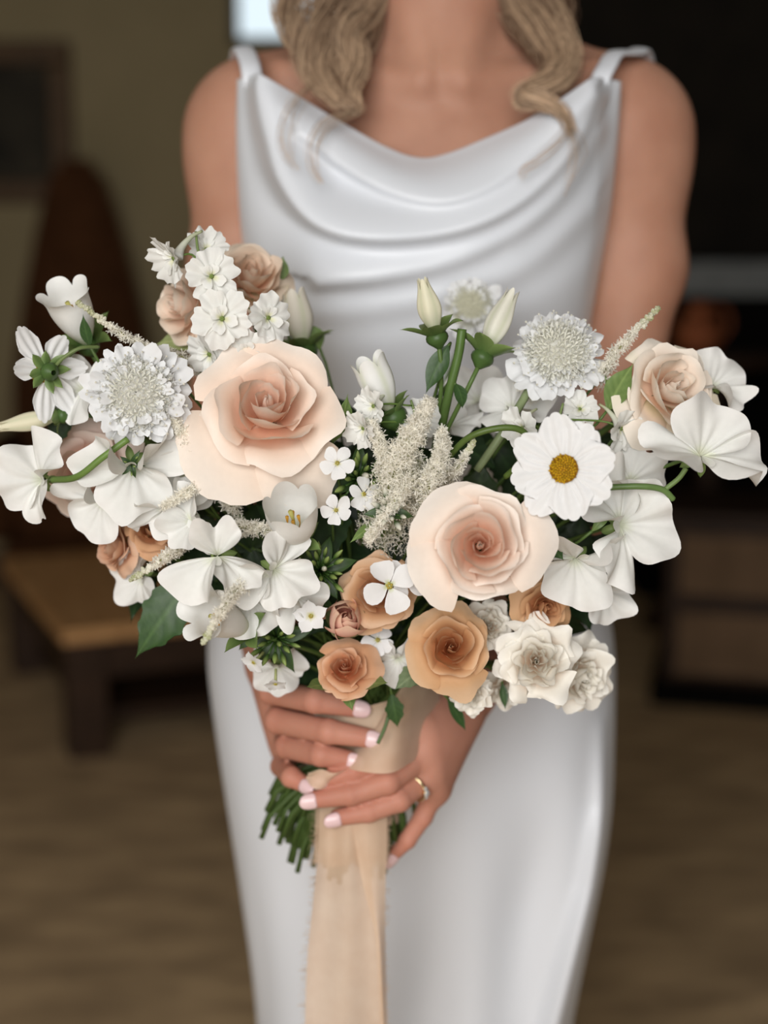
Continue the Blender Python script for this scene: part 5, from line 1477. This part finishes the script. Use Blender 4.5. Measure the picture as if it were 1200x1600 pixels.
# ------------------------------------------------------------------ ribbon round the handle
M_SILK, nt, b, out = new_mat('peach_silk')
tc = nd(nt, 'ShaderNodeTexCoord'); wv = nd(nt, 'ShaderNodeTexNoise'); wv.inputs['Scale'].default_value = 60; wv.inputs['Detail'].default_value = 5
nt.links.new(tc.outputs['Object'], wv.inputs['Vector'])
rp = nd(nt, 'ShaderNodeValToRGB'); rp.color_ramp.elements[0].position = .3; rp.color_ramp.elements[1].position = .7
rp.color_ramp.elements[0].color = (*srgb(230, 200, 172), 1); rp.color_ramp.elements[1].color = (*srgb(238, 212, 186), 1)
nt.links.new(wv.outputs['Fac'], rp.inputs['Fac']); nt.links.new(rp.outputs['Color'], b.inputs['Base Color'])
b.inputs['Roughness'].default_value = .65; b.inputs['Specular IOR Level'].default_value = .2; b.inputs['Sheen Weight'].default_value = .2
tr = nd(nt, 'ShaderNodeBsdfTranslucent'); tp = nd(nt, 'ShaderNodeBsdfTransparent'); m1 = nd(nt, 'ShaderNodeMixShader'); m2 = nd(nt, 'ShaderNodeMixShader')
m1.inputs['Fac'].default_value = .3; m2.inputs['Fac'].default_value = .22
nt.links.new(rp.outputs['Color'], tr.inputs['Color'])
nt.links.new(b.outputs['BSDF'], m1.inputs[1]); nt.links.new(tr.outputs['BSDF'], m1.inputs[2])
nt.links.new(m1.outputs['Shader'], m2.inputs[1]); nt.links.new(tp.outputs['BSDF'], m2.inputs[2]); nt.links.new(m2.outputs['Shader'], out.inputs['Surface'])

rib = thing('ribbon', 'peach tan silk ribbon tied round the stems with tails hanging down', 'ribbon', None, Matrix.Translation(BIND))
bi = np.array(BIND)
def rsheet(name, V, nu, nv, label=None):
    o = obj(name, mesh_from(name, np.asarray(V).reshape(-1, 3) - bi, gridF(nu, nv)), M_SILK, rib)
    if label: o['label'] = label
    return o
# the wrap, in three overlapping turns
for k, (z0, z1, r0) in enumerate(((.028, -.012, .0252), (.002, -.038, .0262), (-.024, -.062, .0250))):
    nu, nv = 72, 9
    a = np.linspace(0, 2 * PI, nu)[None, :]; v = np.linspace(0, 1, nv)[:, None]
    r = r0 + .0010 * np.sin(a * 7 + k + v * 4) * np.sin(v * PI) + .0006 * np.sin(v * 17 + a * 2)
    V = np.stack([bi[0] + r * np.cos(a), bi[1] + r * np.sin(a) * .95, bi[2] + z0 + (z1 - z0) * v + .006 * np.sin(a + k * 2)], -1)
    rsheet('wrap_turn', V, nu, nv)
def band(name, left, right, nv=40, nu=15, fold=.003, fn=2.0, seed=0, label=None, wav=0.002):
    """sheet between two edge paths (world points)"""
    rs = np.random.RandomState(seed)
    A = catmull(left, 12); B = catmull(right, 12)
    t = np.linspace(0, 1, nv)
    rA = np.stack([np.interp(t, np.linspace(0, 1, len(A)), A[:, i]) for i in range(3)], -1)
    rB = np.stack([np.interp(t, np.linspace(0, 1, len(B)), B[:, i]) for i in range(3)], -1)
    u = np.linspace(0, 1, nu)[None, :, None]
    V = rA[:, None] * (1 - u) + rB[:, None] * u
    ph = rs.uniform(0, 6, 3)
    V[..., 1] += fold * np.sin(u[..., 0] * fn * 2 * PI + ph[0] + t[:, None] * 1.5) + wav * np.sin(t[:, None] * 9 + ph[1] + u[..., 0] * 2)
    return rsheet(name, V, nu, nv, label), V
# folds that show between the fingers
band('ribbon_fold', [W(486, 1122, -.278), W(530, 1140, -.289), W(590, 1142, -.291), W(640, 1120, -.288)], [W(500, 1116, -.278), W(545, 1108, -.289), W(600, 1096, -.292), W(640, 1088, -.288)], 30, 9, .0015, 1, 1)
_, _v = band('ribbon_fold', [W(528, 1198, -.292), W(560, 1206, -.3110), W(610, 1206, -.3115), W(645, 1190, -.290), W(680, 1170, -.255)], [W(575, 1150, -.284), W(605, 1105, -.292), W(632, 1070, -.294), W(665, 1055, -.275), W(690, 1050, -.245)], 40, 17, .0012, 1.5, 2)
band('ribbon_loop', [W(482, 1206, -.300), W(500, 1203, -.306), W(520, 1206, -.305), W(545, 1200, -.303)], [W(478, 1216, -.300), W(484, 1226, -.305), W(502, 1232, -.303), W(520, 1228, -.300)], 20, 9, .001, 1, 3)
# two long tails
tailA, VA = band('tail', [W(500, 1255, -.285), W(497, 1330, -.296), W(490, 1400, -.296), W(480, 1500, -.292), W(476, 1620, -.288), W(470, 1900, -.275)], [W(572, 1258, -.288), W(575, 1330, -.299), W(585, 1420, -.300), W(594, 1500, -.296), W(600, 1620, -.290), W(602, 1900, -.278)], 120, 25, .0035, 1.3, 4)
tailB, VB = band('tail', [W(548, 1255, -.292), W(552, 1300, -.303), W(566, 1380, -.306), W(586, 1460, -.306), W(592, 1540, -.304), W(596, 1640, -.300)], [W(604, 1255, -.286), W(604, 1320, -.297), W(602, 1400, -.300), W(602, 1480, -.300), W(604, 1560, -.298), W(606, 1640, -.296)], 90, 17, .0018, .8, 5)
tailC, VC = band('tail', [W(494, 1262, -.278), W(492, 1310, -.286), W(490, 1350, -.287)], [W(606, 1262, -.276), W(608, 1310, -.284), W(606, 1352, -.285)], 30, 25, .003, 2.2, 6, 'sheer short ribbon end')
def fray(V, edge, n, seed, parent):
    rs = np.random.RandomState(seed); mb = MB()
    E = V[:, edge]; inn = V[:, 1 if edge == 0 else -2]
    for i in range(n):
        k = rs.randint(0, len(E) - 1); f = rs.rand()
        p = E[k] * (1 - f) + E[k + 1] * f - bi
        d = (E[k] - inn[k]); d /= np.linalg.norm(d)
        q = p + d * rs.uniform(.001, .0055) + rs.normal(size=3) * .0009
        Vt, Ft = tube([p, (p + q) / 2 + rs.normal(size=3) * .0005, q], .00011, 3, False)
        mb.add(Vt, Ft, srgb(232, 210, 186))
    o = mb.build('frayed_thread', M_BUD, parent); o['kind'] = 'stuff'
fray(VA, 0, 260, 1, tailA); fray(VA, -1, 160, 2, tailA); fray(VB, -1, 160, 3, tailB); fray(VC, 0, 60, 4, tailC)

# ------------------------------------------------------------------ ring on her left hand
J = FIN_L[2][0]; rp_ = Vector(J[0]).lerp(Vector(J[1]), .52); rdir = (Vector(J[1]) - Vector(J[0])).normalized()
M_GOLD = ramp_mat('pale_gold', srgb(226, 206, 160), srgb(236, 220, 180), 40, .25, metal=1.0)
M_STONEC, nt, b, out = new_mat('clear_stone')
b.inputs['Base Color'].default_value = (*srgb(236, 238, 240), 1); b.inputs['Roughness'].default_value = .05; b.inputs['Specular IOR Level'].default_value = .9; b.inputs['Transmission Weight'].default_value = .4; b.inputs['IOR'].default_value = 1.9
nzz = nd(nt, 'ShaderNodeTexNoise'); nzz.inputs['Scale'].default_value = 300; bpp = nd(nt, 'ShaderNodeBump'); bpp.inputs['Strength'].default_value = .1
nt.links.new(nzz.outputs['Fac'], bpp.inputs['Height']); nt.links.new(bpp.outputs['Normal'], b.inputs['Normal'])
RM = basis(rdir, (0.25, -1, .15), 0, rp_)
ring = thing('ring', 'thin gold ring with a small clear stone on the ring finger', 'ring', None, RM)
a = np.linspace(0, 2 * PI, 40, endpoint=False); rr = .0108
V = []
for q in a:
    for p in np.arange(8) * PI / 4:
        V.append(((rr + .0009 * math.cos(p)) * math.cos(q), (rr + .0009 * math.cos(p)) * math.sin(q), .0012 * math.sin(p)))
F = [[i * 8 + j, ((i + 1) % 40) * 8 + j, ((i + 1) % 40) * 8 + (j + 1) % 8, i * 8 + (j + 1) % 8] for i in range(40) for j in range(8)]
obj('band', mesh_from('band', V, F), M_GOLD, ring)
for k in range(3):
    an = PI / 2 + (k - 1) * .32 - .5; c = Vector((math.cos(an), math.sin(an), 0)); s = .0026 if k == 1 else .0017
    B = basis(c, (0, 0, 1), .3, c * (rr + .0012))
    prof = [(.001 * s, -1.0 * s), (1.0 * s, .1 * s), (1.0 * s, .25 * s), (.6 * s, .6 * s), (.001 * s, .6 * s)]
    V, F = lathe(prof, 8)
    obj('stone', mesh_from('stone', xf(V, B), F, smooth=False), M_STONEC, ring)
    V, F = lathe([(.5 * s, -1.2 * s), (1.05 * s, -.1 * s), (1.12 * s, .12 * s), (.98 * s, .12 * s)], 10)
    obj('setting', mesh_from('setting', xf(V, B), F), M_GOLD, ring)
